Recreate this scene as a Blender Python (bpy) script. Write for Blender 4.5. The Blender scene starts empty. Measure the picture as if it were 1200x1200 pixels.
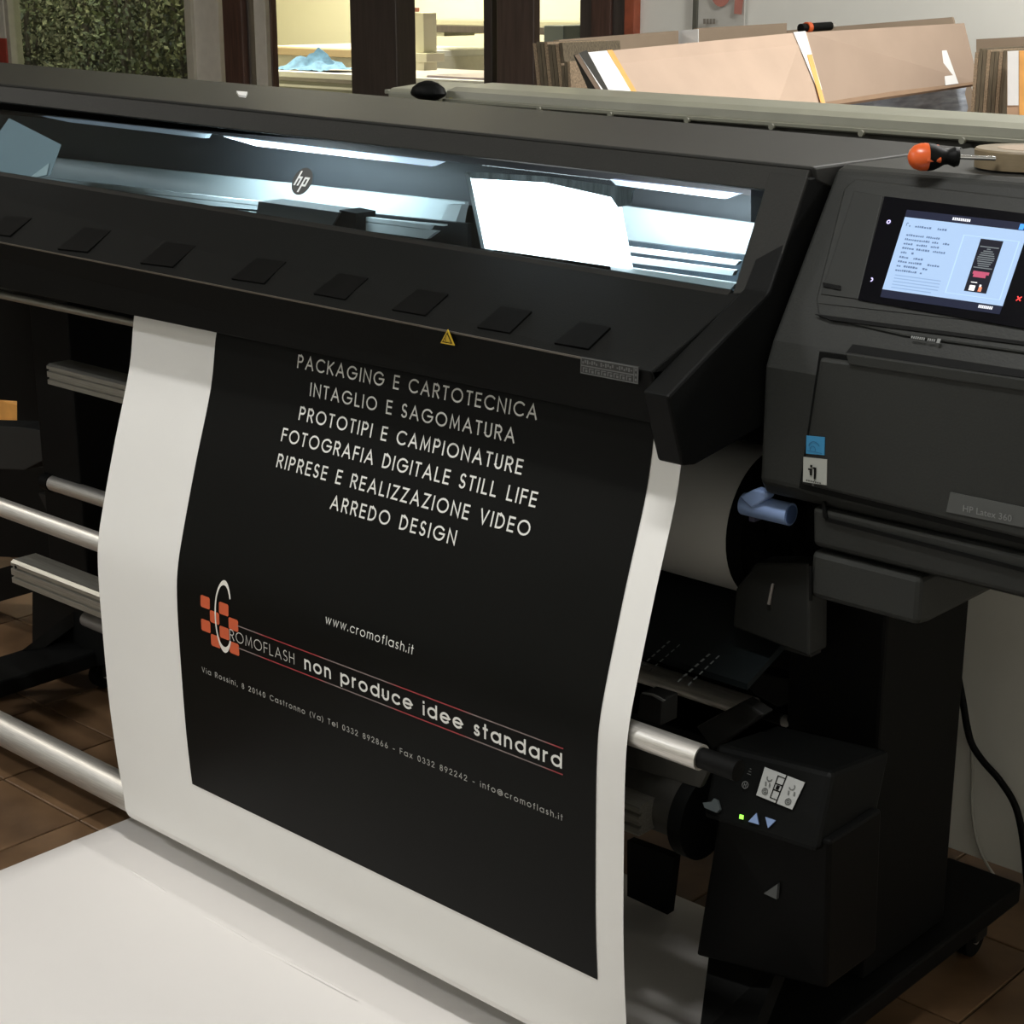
import bpy, bmesh, math, random
from mathutils import Vector, Matrix
random.seed(7)
SC = bpy.context.scene
COL = SC.collection
# ------------------------------------------------------------------ camera
FPX = 2040.0
TH = math.atan(620 / 2040.0)
CAM = Vector((0, 0, 1.66))
YAW = math.atan(2316 / (FPX / math.cos(TH)))
FWD = Vector((-math.cos(YAW), math.sin(YAW), 0))
RGT = Vector((math.sin(YAW), math.cos(YAW), 0))
VW = FWD * math.cos(TH) - Vector((0, 0, 1)) * math.sin(TH)
UPV = FWD * math.sin(TH) + Vector((0, 0, 1)) * math.cos(TH)
cd = bpy.data.cameras.new('camera'); cam = bpy.data.objects.new('camera', cd); COL.objects.link(cam)
cd.sensor_width = 36; cd.lens = FPX / 1200 * 36; cd.clip_start = .05
m = Matrix((RGT, UPV, -VW)).transposed().to_4x4(); m.translation = CAM
cam.matrix_world = m
SC.camera = cam
SC.view_settings.view_transform = 'Standard'; SC.view_settings.look = 'None'
SC.view_settings.gamma = 1; SC.view_settings.use_curve_mapping = False
SC.view_settings.exposure = -0.08
try:
    SC.cycles.use_denoising = True
    SC.cycles.max_bounces = 8; SC.cycles.transparent_max_bounces = 12
    SC.cycles.sample_clamp_indirect = 4
except Exception: pass
# ------------------------------------------------------------------ world (dusk outside the window)
w = bpy.data.worlds.new('world'); SC.world = w; w.use_nodes = True
bgn = w.node_tree.nodes['Background']; bgn.inputs[0].default_value = (.30, .36, .42, 1); bgn.inputs[1].default_value = .22
# ------------------------------------------------------------------ room lamps, printer cavity lamps and added fill lights
def area(name, loc, sx, sy, power, col, rot=(0, 0, 0)):
    l = bpy.data.lights.new(name, 'AREA'); l.shape = 'RECTANGLE'; l.size = sx; l.size_y = sy
    l.energy = power; l.color = col
    o = bpy.data.objects.new(name, l); COL.objects.link(o); o.location = loc; o.rotation_euler = rot
    return o
area('front_ceiling_lamp', (-1.15, 1.02, 3.14), 1.0, .14, 50, (1, .99, .972))
area('room_fill_light', (-4.6, -.7, 3.14), 1.3, .3, 62, (.98, .985, 1))  # added soft fill, stands in for bounce light from the front room
area('left_fill_light', (-6.0, 1.2, 3.14), 1.3, .3, 40, (1, .95, .86))  # added light to brighten the floor and posts at the far left
area('wall_fill_light', (-1.0, 4.2, 3.14), 1.6, .2, 125, (1, .985, .95))  # added light to brighten the white wall behind the cardboard
area('back_room_lamp', (-8.4, 7.2, 3.1), 2.6, .5, 190, (1, .95, .76))
area('garden_fill_light', (-10.2, 6.3, 2.7), 2.2, .3, 42, (.95, 1, .82), (math.radians(35), 0, 0))  # added light so the shrubs outside do not go black
area('printer_cavity_lamp_left', (-2.62, 2.175, 1.358), .46, .014, 2.6, (.80, .95, 1), (math.radians(48), 0, 0))
area('printer_cavity_lamp_right', (-1.64, 2.175, 1.345), .22, .014, 1.7, (.85, .96, 1), (math.radians(48), 0, 0))

# ------------------------------------------------------------------ helpers
def at(px, py, **k):
    d = RGT * (px - 600) + UPV * (600 - py) + VW * FPX
    (a, v), = k.items(); i = 'xyz'.index(a)
    return CAM + d * ((v - CAM[i]) / d[i])
def hit(px, py, p0, n):
    d = RGT * (px - 600) + UPV * (600 - py) + VW * FPX
    return CAM + d * ((Vector(p0) - CAM).dot(n) / d.dot(n))
MC = {}
def mat(name, col, rough=.5, metal=0, noise=0, nscale=20, bump=0, emit=None, es=1, spec=None, stretch=None, col2=None, coat=0):
    if name in MC: return MC[name]
    M = bpy.data.materials.new(name); M.use_nodes = True; nt = M.node_tree; b = nt.nodes['Principled BSDF']
    b.inputs['Base Color'].default_value = (*col, 1); b.inputs['Roughness'].default_value = rough
    if spec is None: spec = .08 if emit else .25 if max(col) < .03 and rough > .3 else .5
    b.inputs['Metallic'].default_value = metal; b.inputs['Specular IOR Level'].default_value = spec
    b.inputs['Coat Weight'].default_value = coat
    if noise or bump or col2:
        tc = nt.nodes.new('ShaderNodeTexCoord'); mp = nt.nodes.new('ShaderNodeMapping'); nz = nt.nodes.new('ShaderNodeTexNoise')
        nt.links.new(tc.outputs['Object'], mp.inputs[0]); nt.links.new(mp.outputs[0], nz.inputs['Vector'])
        mp.inputs['Scale'].default_value = stretch or (1, 1, 1)
        nz.inputs['Scale'].default_value = nscale; nz.inputs['Detail'].default_value = 5
        cr = nt.nodes.new('ShaderNodeValToRGB'); nt.links.new(nz.outputs['Fac'], cr.inputs[0])
        c2 = col2 or tuple(c * (1 - noise) for c in col); c1 = tuple(min(1, c * (1 + noise)) for c in col)
        cr.color_ramp.elements[0].position = .35; cr.color_ramp.elements[1].position = .65
        cr.color_ramp.elements[0].color = (*c2, 1); cr.color_ramp.elements[1].color = (*c1, 1)
        nt.links.new(cr.outputs[0], b.inputs['Base Color'])
        if bump:
            bp = nt.nodes.new('ShaderNodeBump'); bp.inputs['Strength'].default_value = bump; bp.inputs['Distance'].default_value = .002
            nt.links.new(nz.outputs['Fac'], bp.inputs['Height']); nt.links.new(bp.outputs[0], b.inputs['Normal'])
    if emit:
        b.inputs['Emission Color'].default_value = (*emit, 1); b.inputs['Emission Strength'].default_value = es
    MC[name] = M; return M
def glass(name, tint, refl=.06):
    M = bpy.data.materials.new(name); M.use_nodes = True; nt = M.node_tree; nt.nodes.clear()
    o = nt.nodes.new('ShaderNodeOutputMaterial'); mx = nt.nodes.new('ShaderNodeMixShader'); t = nt.nodes.new('ShaderNodeBsdfTransparent')
    g = nt.nodes.new('ShaderNodeBsdfGlossy'); lw = nt.nodes.new('ShaderNodeLayerWeight'); pw = nt.nodes.new('ShaderNodeMath'); pw.operation = 'POWER'; pw.inputs[1].default_value = 4
    nt.links.new(lw.outputs['Facing'], pw.inputs[0]); fr = nt.nodes.new('ShaderNodeMath'); fr.operation = 'MULTIPLY_ADD'; fr.inputs[1].default_value = .6; fr.inputs[2].default_value = refl * .4
    nt.links.new(pw.outputs[0], fr.inputs[0])
    t.inputs[0].default_value = (*tint, 1); g.inputs['Roughness'].default_value = .04
    nt.links.new(fr.outputs[0], mx.inputs[0]); nt.links.new(t.outputs[0], mx.inputs[1]); nt.links.new(g.outputs[0], mx.inputs[2]); nt.links.new(mx.outputs[0], o.inputs[0])
    return M
def link(name, bm, m, parent=None, smooth=False, label=None):
    me = bpy.data.meshes.new(name); bmesh.ops.recalc_face_normals(bm, faces=bm.faces); bm.to_mesh(me); bm.free()
    if smooth:
        for p in me.polygons: p.use_smooth = True
        try: me.set_sharp_from_angle(angle=math.radians(38))
        except Exception: pass
    me.materials.append(m)
    o = bpy.data.objects.new(name, me); COL.objects.link(o)
    if parent is not None: o.parent = parent
    if label: o['label'] = label
    return o
def tag(o, label, cat, group=None):
    o['label'] = label; o['category'] = cat
    if group: o['group'] = group
    return o
def thing(name, label, cat, group=None):
    o = bpy.data.objects.new(name, None); COL.objects.link(o); o.empty_display_size = .05
    return tag(o, label, cat, group)
def struct(o): o['kind'] = 'structure'; return o
def bv(bm, r, seg=2):
    if r > 0:
        bmesh.ops.recalc_face_normals(bm, faces=bm.faces)
        es = [e for e in bm.edges if len(e.link_faces) == 2 and e.calc_face_angle(0) > .5]
        bmesh.ops.bevel(bm, geom=es, offset=r, segments=seg, profile=.5, affect='EDGES', clamp_overlap=True)
def box_bm(x0, x1, y0, y1, z0, z1, r=0, bm=None):
    n = bm is None; bm = bm or bmesh.new()
    v = [bm.verts.new((x, y, z)) for x in (x0, x1) for y in (y0, y1) for z in (z0, z1)]
    for f in ((0, 1, 3, 2), (4, 6, 7, 5), (0, 4, 5, 1), (2, 3, 7, 6), (0, 2, 6, 4), (1, 5, 7, 3)): bm.faces.new([v[i] for i in f])
    if n: bv(bm, r)
    return bm
def box(name, x0, x1, y0, y1, z0, z1, m, parent=None, r=.002, label=None): return link(name, box_bm(x0, x1, y0, y1, z0, z1, r), m, parent, False, label)
def loft_bm(secs, r=0, bm=None):
    """secs: list of closed loops (lists of 3D points) -> solid"""
    n0 = bm is None; bm = bm or bmesh.new()
    L = [[bm.verts.new(p) for p in s] for s in secs]
    n = len(L[0])
    for a, b in zip(L, L[1:]):
        for i in range(n): bm.faces.new((a[i], a[(i + 1) % n], b[(i + 1) % n], b[i]))
    bm.faces.new(L[0]); bm.faces.new(L[-1][::-1])
    if n0: bv(bm, r)
    return bm
def prism(name, x0, x1, prof, m, parent=None, r=0, shear=None, label=None):
    """prof: list of (y,z) swept along x; shear: per-point z gain per metre going to -x"""
    secs = []
    for x in (x0, x1):
        secs.append([(x, y, z + ((shear[i] if shear else 0) * (-1.4 - x))) for i, (y, z) in enumerate(prof)])
    return link(name, loft_bm(secs, r), m, parent, False, label)
def slab_bm(pts, th, r=0, bm=None):
    """quad or polygon of 3D points, given thickness along its normal away from the camera"""
    p = [Vector(q) for q in pts]
    n = (p[1] - p[0]).cross(p[2] - p[0]).normalized()
    if n.dot(p[0] - CAM) < 0: n = -n
    return loft_bm([p, [q + n * th for q in p]], r, bm)
def slab(name, pts, th, m, parent=None, r=0, label=None): return link(name, slab_bm(pts, th, r), m, parent, False, label)
def cyl_bm(p0, p1, r0, r1=None, n=28, bm=None, rings=None, hollow=0):
    bm = bm or bmesh.new(); p0 = Vector(p0); p1 = Vector(p1); d = p1 - p0; z = d.normalized()
    x = z.orthogonal().normalized(); y = z.cross(x)
    rings = rings or [(0, r0), (1, r1 if r1 is not None else r0)]
    L = []
    for t, r in rings:
        c = p0 + d * t
        L.append([bm.verts.new(c + (x * math.cos(2 * math.pi * i / n) + y * math.sin(2 * math.pi * i / n)) * r) for i in range(n)])
    for a, b in zip(L, L[1:]):
        for i in range(n): bm.faces.new((a[i], a[(i + 1) % n], b[(i + 1) % n], b[i]))
    bm.faces.new(L[0]); bm.faces.new(L[-1][::-1])
    return bm
def cyl(name, p0, p1, r0, m, parent=None, r1=None, n=28, rings=None, label=None):
    return link(name, cyl_bm(p0, p1, r0, r1, n, None, rings), m, parent, True, label)
def tube(name, pts, r, m, parent=None, n=10, label=None):
    pts = [Vector(p) for p in pts]
    # Catmull-Rom
    P = []
    for i in range(len(pts) - 1):
        a = pts[max(i - 1, 0)]; b = pts[i]; c = pts[i + 1]; d = pts[min(i + 2, len(pts) - 1)]
        for k in range(8):
            t = k / 8; P.append(.5 * ((2 * b) + (c - a) * t + (2 * a - 5 * b + 4 * c - d) * t * t + (3 * b - a - 3 * c + d) * t ** 3))
    P.append(pts[-1])
    bm = bmesh.new(); L = []
    for i, p in enumerate(P):
        t = (P[min(i + 1, len(P) - 1)] - P[max(i - 1, 0)]).normalized()
        x = t.cross(Vector((.3, 1, .2))).normalized(); y = t.cross(x)
        L.append([bm.verts.new(p + (x * math.cos(6.2832 * k / n) + y * math.sin(6.2832 * k / n)) * r) for k in range(n)])
    for a, b in zip(L, L[1:]):
        for i in range(n): bm.faces.new((a[i], a[(i + 1) % n], b[(i + 1) % n], b[i]))
    bm.faces.new(L[0]); bm.faces.new(L[-1])
    return link(name, bm, m, parent, True, label)

# text -> triangulated mesh data in (u,v), fitted to width w (u) and cap height h
def text_data(s, w, h, bold=0.0, res=4):
    cu = bpy.data.curves.new('t', 'FONT'); cu.body = s; cu.size = 1; cu.resolution_u = res; cu.offset = bold
    o = bpy.data.objects.new('t', cu); COL.objects.link(o)
    def grab():
        bpy.context.view_layer.update()
        dg = bpy.context.evaluated_depsgraph_get(); me = bpy.data.meshes.new_from_object(o.evaluated_get(dg))
        vs = [v.co.copy() for v in me.vertices]; fs = [tuple(p.vertices) for p in me.polygons]; bpy.data.meshes.remove(me); return vs, fs
    capH = .70; k = h / capH
    vs, fs = grab(); w1 = max(v.x for v in vs) - min(v.x for v in vs)
    cu.space_character = 1.2; vs, fs = grab(); w2 = max(v.x for v in vs) - min(v.x for v in vs)
    if w is not None and len(s) > 2:
        sp = 1 + (w / k - w1) / (w2 - w1) * .2
        cu.space_character = max(.7, sp)
    else: cu.space_character = 1
    vs, fs = grab(); bpy.data.objects.remove(o); bpy.data.curves.remove(cu)
    x0 = min(v.x for v in vs); x1 = max(v.x for v in vs)
    kx = w / (x1 - x0) if w is not None else k
    return [((v.x - x0) * kx, v.y * k) for v in vs], fs
def mesh_uv(name, uv, fs, fn, m, parent, label=None):
    me = bpy.data.meshes.new(name); me.from_pydata([tuple(fn(u, v)) for u, v in uv], [], fs); me.materials.append(m)
    o = bpy.data.objects.new(name, me); COL.objects.link(o); o.parent = parent
    if label: o['label'] = label
    return o
# geometric single-weight lettering: every glyph is a list of strokes (polylines), cap height 1, x-height .72
def ar(cx, cy, rx, ry, a0, a1, n=None):
    n = n or max(3, int(abs(a1 - a0) / 20))
    return [(cx + rx * math.cos(math.radians(a0 + (a1 - a0) * i / n)), cy + ry * math.sin(math.radians(a0 + (a1 - a0) * i / n))) for i in range(n + 1)]
def _S(w, h): return ar(w * .5, h * .74, w * .44, h * .26, 40, 270) + ar(w * .5, h * .24, w * .5, h * .24, 90, -150)
GL = {
 'P': (.52, [[(0, 0), (0, 1), (.26, 1)] + ar(.26, .74, .26, .26, 90, -90) + [(0, .48)]]),
 'R': (.54, [[(0, 0), (0, 1), (.26, 1)] + ar(.26, .74, .26, .26, 90, -90) + [(0, .48)], [(.26, .48), (.54, 0)]]),
 'A': (.78, [[(0, 0), (.39, 1), (.78, 0)], [(.13, .33), (.65, .33)]]), 'C': (.84, [ar(.5, .5, .5, .5, 48, 312)]),
 'K': (.60, [[(0, 0), (0, 1)], [(.58, 1), (.02, .42)], [(.17, .57), (.60, 0)]]), 'G': (.98, [ar(.5, .5, .5, .5, 42, 360) + [(.55, .5)]]),
 'I': (.0, [[(0, 0), (0, 1)]]), 'N': (.66, [[(0, 0), (0, 1), (.66, 0), (.66, 1)]]), 'E': (.46, [[(.46, 1), (0, 1), (0, 0), (.46, 0)], [(0, .52), (.44, .52)]]),
 'F': (.44, [[(.44, 1), (0, 1), (0, 0)], [(0, .52), (.42, .52)]]), 'T': (.48, [[(0, 1), (.48, 1)], [(.24, 1), (.24, 0)]]),
 'O': (1.0, [ar(.5, .5, .5, .5, 0, 360)]), 'L': (.42, [[(0, 1), (0, 0), (.42, 0)]]), 'S': (.46, [_S(.46, 1)]),
 'M': (.84, [[(0, 0), (.10, 1), (.42, .12), (.74, 1), (.84, 0)]]), 'U': (.54, [[(0, 1), (0, .27)] + ar(.27, .27, .27, .27, 180, 360) + [(.54, 1)]]),
 'D': (.66, [[(.2, 0), (0, 0), (0, 1), (.2, 1)] + ar(.2, .5, .46, .5, 90, -90)]), 'V': (.66, [[(0, 1), (.33, 0), (.66, 1)]]), 'Z': (.54, [[(0, 1), (.54, 1), (0, 0), (.54, 0)]]),
 'H': (.58, [[(0, 0), (0, 1)], [(.58, 0), (.58, 1)], [(0, .52), (.58, .52)]]), 'B': (.5, [[(0, 0), (0, 1), (.24, 1)] + ar(.24, .76, .22, .24, 90, -90) + [(0, .52)], [(.24, .52)] + ar(.24, .26, .26, .26, 90, -90) + [(0, 0)]]),
 'X': (.6, [[(0, 0), (.6, 1)], [(0, 1), (.6, 0)]]),
 'n': (.50, [[(0, 0), (0, .72)], [(0, .42)] + ar(.25, .46, .25, .26, 180, 0) + [(.5, 0)]]), 'o': (.72, [ar(.36, .36, .36, .36, 0, 360)]),
 'p': (.72, [ar(.36, .36, .36, .36, 0, 360), [(0, .72), (0, -.28)]]), 'r': (.24, [[(0, 0), (0, .72)], ar(.26, .44, .26, .27, 180, 95)]),
 'd': (.72, [ar(.36, .36, .36, .36, 0, 360), [(.72, 0), (.72, 1)]]), 'u': (.50, [[(0, .72), (0, .26)] + ar(.25, .26, .25, .26, 180, 360) + [(.5, .72)]]),
 'c': (.62, [ar(.36, .36, .36, .36, 45, 315)]), 'e': (.72, [[(.02, .36), (.72, .36)] + ar(.36, .36, .36, .36, 0, 318)]),
 'i': (.0, [[(0, 0), (0, .64)], [(0, .96), (0, .99)]]), 's': (.36, [_S(.36, .72)]), 't': (.26, [[(.12, 1), (.12, 0)], [(0, .70), (.27, .70)]]),
 'a': (.72, [ar(.36, .36, .36, .36, 0, 360), [(.72, 0), (.72, .72)]]), 'w': (.84, [[(0, .72), (.21, 0), (.42, .72), (.63, 0), (.84, .72)]]),
 '.': (.0, [[(0, 0), (0, .13)]]), ',': (.06, [[(.05, .1), (0, -.14)]]), 'm': (.86, [[(0, 0), (0, .72)], [(0, .44)] + ar(.215, .5, .215, .22, 180, 0) + [(.43, 0)], [(.43, .44)] + ar(.645, .5, .215, .22, 180, 0) + [(.86, 0)]]),
 'f': (.28, [[(.12, 0), (.12, .84)] + ar(.26, .84, .14, .16, 180, 95), [(0, .70), (.28, .70)]]), 'l': (.0, [[(0, 0), (0, 1)]]), 'h': (.50, [[(0, 0), (0, 1)], [(0, .42)] + ar(.25, .46, .25, .26, 180, 0) + [(.5, 0)]]),
 'x': (.5, [[(0, 0), (.5, .72)], [(0, .72), (.5, 0)]]), '-': (.3, [[(0, .36), (.3, .36)]]), '(': (.16, [ar(.5, .4, .5, .72, 125, 235)]), ')': (.16, [ar(-.34, .4, .5, .72, 55, -55)]),
 '@': (1.0, [ar(.5, .4, .5, .5, -50, 290), ar(.5, .4, .22, .22, 0, 360), [(.73, .62), (.73, .2)]]),
 '0': (.54, [ar(.27, .5, .27, .5, 0, 360)]), '1': (.16, [[(0, .84), (.14, 1), (.14, 0)]]), '2': (.52, [ar(.26, .74, .25, .26, 170, -30) + [(0, 0), (.52, 0)]]),
 '3': (.5, [ar(.24, .76, .22, .24, 150, -90) + ar(.25, .26, .26, .26, 90, -160)]), '4': (.56, [[(.42, 0), (.42, 1), (0, .28), (.56, .28)]]),
 '6': (.54, [ar(.27, .27, .27, .27, 0, 360), [(.02, .34), (.34, 1)]]), '8': (.5, [ar(.25, .76, .21, .24, 0, 360), ar(.25, .27, .25, .27, 0, 360)]), '9': (.54, [ar(.27, .73, .27, .27, 0, 360), [(.52, .66), (.2, 0)]]),
 ' ': (.30, []),
}
def stroke_text(s, w, h, wt):
    """returns uv verts and quads: total width w, cap height h, stroke weight wt (fraction of h)"""
    tot = sum(GL[c][0] for c in s) * h; tr = (w - wt * h - tot) / (len(s) - 1)
    V, Fc = [], []; x = wt * h / 2; hw = wt * h / 2
    for c in s:
        for st in GL[c][1]:
            P_ = [Vector((x + a * h, hw + b * (h - 2 * hw))) for a, b in st]; closed = (P_[0] - P_[-1]).length < 1e-6
            n = len(P_); b0 = len(V)
            for i in range(n):
                d0 = (P_[i] - P_[i - 1]).normalized() if i > 0 else ((P_[-1] - P_[-2]).normalized() if closed else None)
                d1 = (P_[i + 1] - P_[i]).normalized() if i < n - 1 else ((P_[1] - P_[0]).normalized() if closed else None)
                if d0 is None: d0 = d1
                if d1 is None: d1 = d0
                n0 = Vector((-d0.y, d0.x)); n1 = Vector((-d1.y, d1.x)); mv = (n0 + n1)
                if mv.length < .2: mv = n0
                mv.normalize(); k = hw / max(.45, mv.dot(n0)); q = P_[i].copy()
                if not closed and i == 0 and n == 2 or (not closed and i == 0): q -= d1 * hw
                if not closed and i == n - 1: q += d0 * hw
                V.append((q.x + mv.x * k, q.y + mv.y * k)); V.append((q.x - mv.x * k, q.y - mv.y * k))
            for i in range(n - 1): Fc.append((b0 + 2 * i, b0 + 2 * i + 1, b0 + 2 * i + 3, b0 + 2 * i + 2))
        x += GL[c][0] * h + tr
    return V, Fc
def flat_text(name, s, org, ud, vd, w, h, m, parent, bold=0.0, label=None):
    uv, fs = text_data(s, w, h, bold); org = Vector(org); ud = Vector(ud).normalized(); vd = Vector(vd).normalized()
    return mesh_uv(name, uv, fs, lambda u, v: org + ud * u + vd * v, m, parent, label)

# ------------------------------------------------------------------ materials
PLH = mat('charcoal_window_frame', (.020, .020, .018), .58, spec=.15, noise=.06, nscale=300, bump=.15)
PL = mat('charcoal_plastic', (.0066, .0069, .0064), .62, spec=.08, noise=.08, nscale=400, bump=.15)
PLM = mat('charcoal_plastic_module', (.021, .022, .020), .48, noise=.06, nscale=300, bump=.15)
PLT = mat('charcoal_plastic_top', (.020, .020, .018), .55, spec=.3, noise=.07, nscale=40, stretch=(.3, 6, 6), bump=.05)
PLD = mat('black_plastic', (.0030, .0033, .0031), .55, spec=.12, noise=.1, nscale=60)
BLK = mat('black_metal', (.0026, .0027, .0025), .6, spec=.12, noise=.1, nscale=30)
DKG = mat('dark_grey_metal', (.016, .0155, .014), .45, .2, noise=.15, nscale=20)
ALU = mat('brushed_aluminium', (.62, .60, .56), .44, .85, noise=.12, nscale=60, stretch=(.3, 8, 8))
ALX = mat('extruded_aluminium', (.34, .33, .29), .4, .75, noise=.15, nscale=50, stretch=(.3, 8, 8))
PAP = mat('white_media', (.80, .79, .76), .55, noise=.012, nscale=3)
INK = mat('printed_black', (.0043, .0044, .0038), .4, noise=.05, nscale=6, spec=.08)
INKW = mat('unprinted_white', (.74, .74, .70), .5, noise=.01)
INKO = mat('printed_orange', (.56, .10, .035), .5, noise=.03)
SHT = mat('floor_sheet_paper', (.82, .79, .76), .6, noise=.012, nscale=2)
BLU = mat('blue_plastic', (.24, .34, .58), .4, noise=.05)
BEI = mat('beige_enamel', (.20, .20, .155), .42, noise=.06, nscale=12, bump=.03)
BEP = mat('beige_panel', (.74, .73, .66), .6, noise=.05, nscale=5)
TIL = mat('terracotta_tile', (.145, .084, .042), .42, noise=.2, nscale=5, bump=.08, col2=(.075, .040, .018))
GRT = mat('grout', (.05, .034, .02), .8, noise=.2)
CRD = mat('cardboard', (.42, .31, .235), .75, noise=.04, nscale=7)
CRD2 = mat('cardboard_darker', (.29, .22, .155), .75, noise=.05, nscale=7)
CRE = mat('cardboard_edge', (.26, .19, .12), .8, noise=.3, nscale=200)
CRG = mat('corrugated_edges', (.12, .095, .06), .85, noise=.5, nscale=90, stretch=(8, 8, .2))
WHT = mat('white_label', (.75, .75, .74), .5, noise=.02)
TAPE = mat('orange_tape', (.72, .36, .10), .35, noise=.1)
CRM = mat('cream_wall_paint', (.80, .77, .60), .7, noise=.02, nscale=2)
WWL = mat('white_wall_paint', (.80, .80, .75), .7, noise=.015, nscale=2)
WOD = mat('dark_brown_wood', (.048, .037, .031), .45, noise=.15, nscale=14, stretch=(6, 6, .4))
WD2 = mat('red_brown_wood', (.070, .036, .026), .4, noise=.3, nscale=14, stretch=(6, 6, .4))
WPT = mat('white_post_paint', (.62, .60, .54), .55, noise=.04)
GUN = mat('grey_machine_bed', (.40, .37, .37), .4, noise=.06)
CEI = mat('ceiling_paint', (.7, .69, .65), .8, noise=.01)
DECW = mat('decal_light', (.55, .56, .55), .5, noise=.01)
DECG = mat('decal_grey', (.16, .165, .16), .5, noise=.01)

# ------------------------------------------------------------------ setting
FX0, FY0, TS = -3.445, 2.08, .285
floor_o = struct(box('floor', -16, 1.2, -1.5, 9.5, -.12, -.006, GRT, None, 0))
tb = {}
def tile(i, j):
    cx = FX0 + (i + .5) * TS; cy = FY0 + (j + .5) * TS
    k = (i * 7 + j * 13) % 4
    if k not in tb:
        h = TS / 2 - .0022; bm = box_bm(-h, h, -h, h, -.012, 0, .002); o = link('tile', bm, TIL); tb[k] = o.data
    else:
        o = bpy.data.objects.new('tile', tb[k]); COL.objects.link(o)
    o.parent = floor_o; o.location = (cx, cy, random.uniform(-.0008, 0))
for i in range(-8, 3):
    for j in range(-6, 5): tile(i, j)
for i in range(3, 11):
    for j in range(-3, 5): tile(i, j)
struct(box('ceiling', -16, 1.2, -1.5, 9.5, 3.2, 3.3, CEI, None, 0))
struct(box('wall_right', 1.1, 1.2, -1.5, 9.5, 0, 3.2, WWL, None, 0))
struct(box('wall_front', -16, 1.2, -1.6, -1.5, 0, 3.2, WWL, None, 0))
struct(box('wall_left', -16.1, -16, -1.5, 9.5, 0, 3.2, CRM, None, 0))
struct(box('wall_back', -16, 1.2, 9.0, 9.1, 0, 3.2, CRM, None, 0))
YP = 5.6   # partition between the print room and the lit back room
def post(nm, pxl, pxr, m, y=YP, dep=.04, z1=3.2):
    a = at(pxl, 60, y=y).x; b = max(at(pxr, 60, y=y + dep).x, a + .01)
    return struct(box(nm, a, b, y, y + dep, 0, z1, m, None, .004))
post('trim_1', 228, 265, WPT); post('trim_2', 262.5, 292, WD2, YP - .05); post('trim_3', 290, 300, WOD, YP - .02)
post('trim_4', 299, 320, WPT); post('trim_5', 317, 326, WD2, YP - .03)
pl = post('trim_6', 411, 487.5, WOD, YP - .12, .12)
post('trim_7', 566.5, 584, WOD, YP); post('trim_8', 582, 633, mat('brown_door_wood', (.075, .052, .042), .35, noise=.2, nscale=10, stretch=(6, 6, .4)), YP - .03)
a = at(742, 40, y=YP).x
struct(box('wall_back_right', a, 1.1, YP, YP + .12, 0, 3.2, WWL, None, 0))
# brown door beside the white wall with a reddish edge
d1 = struct(box('door_1', at(683, 40, y=YP).x, at(736, 40, y=YP).x, YP - .02, YP + .04, 0, 3.2, WOD, None, .003))
box('door_edge', at(731, 40, y=YP - .04).x, at(742.5, 40, y=YP - .04).x, YP - .04, YP + .05, 0, 3.2, mat('red_door_edge', (.30, .07, .03), .5, noise=.15), d1, .003)
box('door_panel', at(693, 40, y=YP - .03).x, at(716, 40, y=YP - .03).x, YP - .035, YP - .02, 1.0, 2.6, WD2, d1, .003)
# left window to the garden
wx0 = at(-60, 60, y=YP).x; wx1 = at(229, 60, y=YP).x
wn = struct(box('window_1', wx1 - .05, wx1 + .005, YP - .02, YP + .06, 0, 3.2, mat('window_frame_paint', (.46, .44, .37), .5, noise=.05), None, .003))
box('window_frame', at(10, 60, y=YP).x - .03, at(16.5, 60, y=YP).x, YP - .02, YP + .06, 0, 3.2, MC['window_frame_paint'], wn, .003)
box('window_frame', at(9, 60, y=YP).x - .1, at(10, 60, y=YP).x - .03, YP, YP + .06, 0, 3.2, WOD, wn, .003)
box('pane', at(16, 60, y=YP).x, wx1 - .04, YP + .015, YP + .022, .2, 3.2, glass('window_glass', (.9, .92, .88)), wn, 0)
box('bottom_rail', at(10, 60, y=YP).x - .03, wx1, YP - .02, YP + .06, 0, .25, MC['window_frame_paint'], wn, .003)
struct(box('wall_back_left', -16, at(9, 60, y=YP).x - .12, YP, YP + .12, 0, 3.2, WWL, None, 0))
ga, gb = at(238, 60, y=YP + .1), at(246, 60, y=YP + .1); gc, gd = at(250, 60, y=9.2), at(256, 60, y=9.2)
struct(link('wall_garden_side', loft_bm([[(v.x, v.y, 0) for v in (ga, gb, gd, gc)], [(v.x, v.y, 3.2) for v in (ga, gb, gd, gc)]]), CRM))
rp = thing('wall_poster', 'red and cream poster panel at the far left edge beside the garden window', 'poster')
for nm, z0, z1, mm in (('poster_panel', 1.36, 2.2, WPT), ('red_band', 1.0, 1.36, mat('red_print', (.34, .045, .03), .5, noise=.05))):
    box(nm, at(-60, 60, y=YP - .02).x, at(9, 60, y=YP - .02).x, YP - .03, YP - .02, z0, z1, mm, rp, 0)

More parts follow.
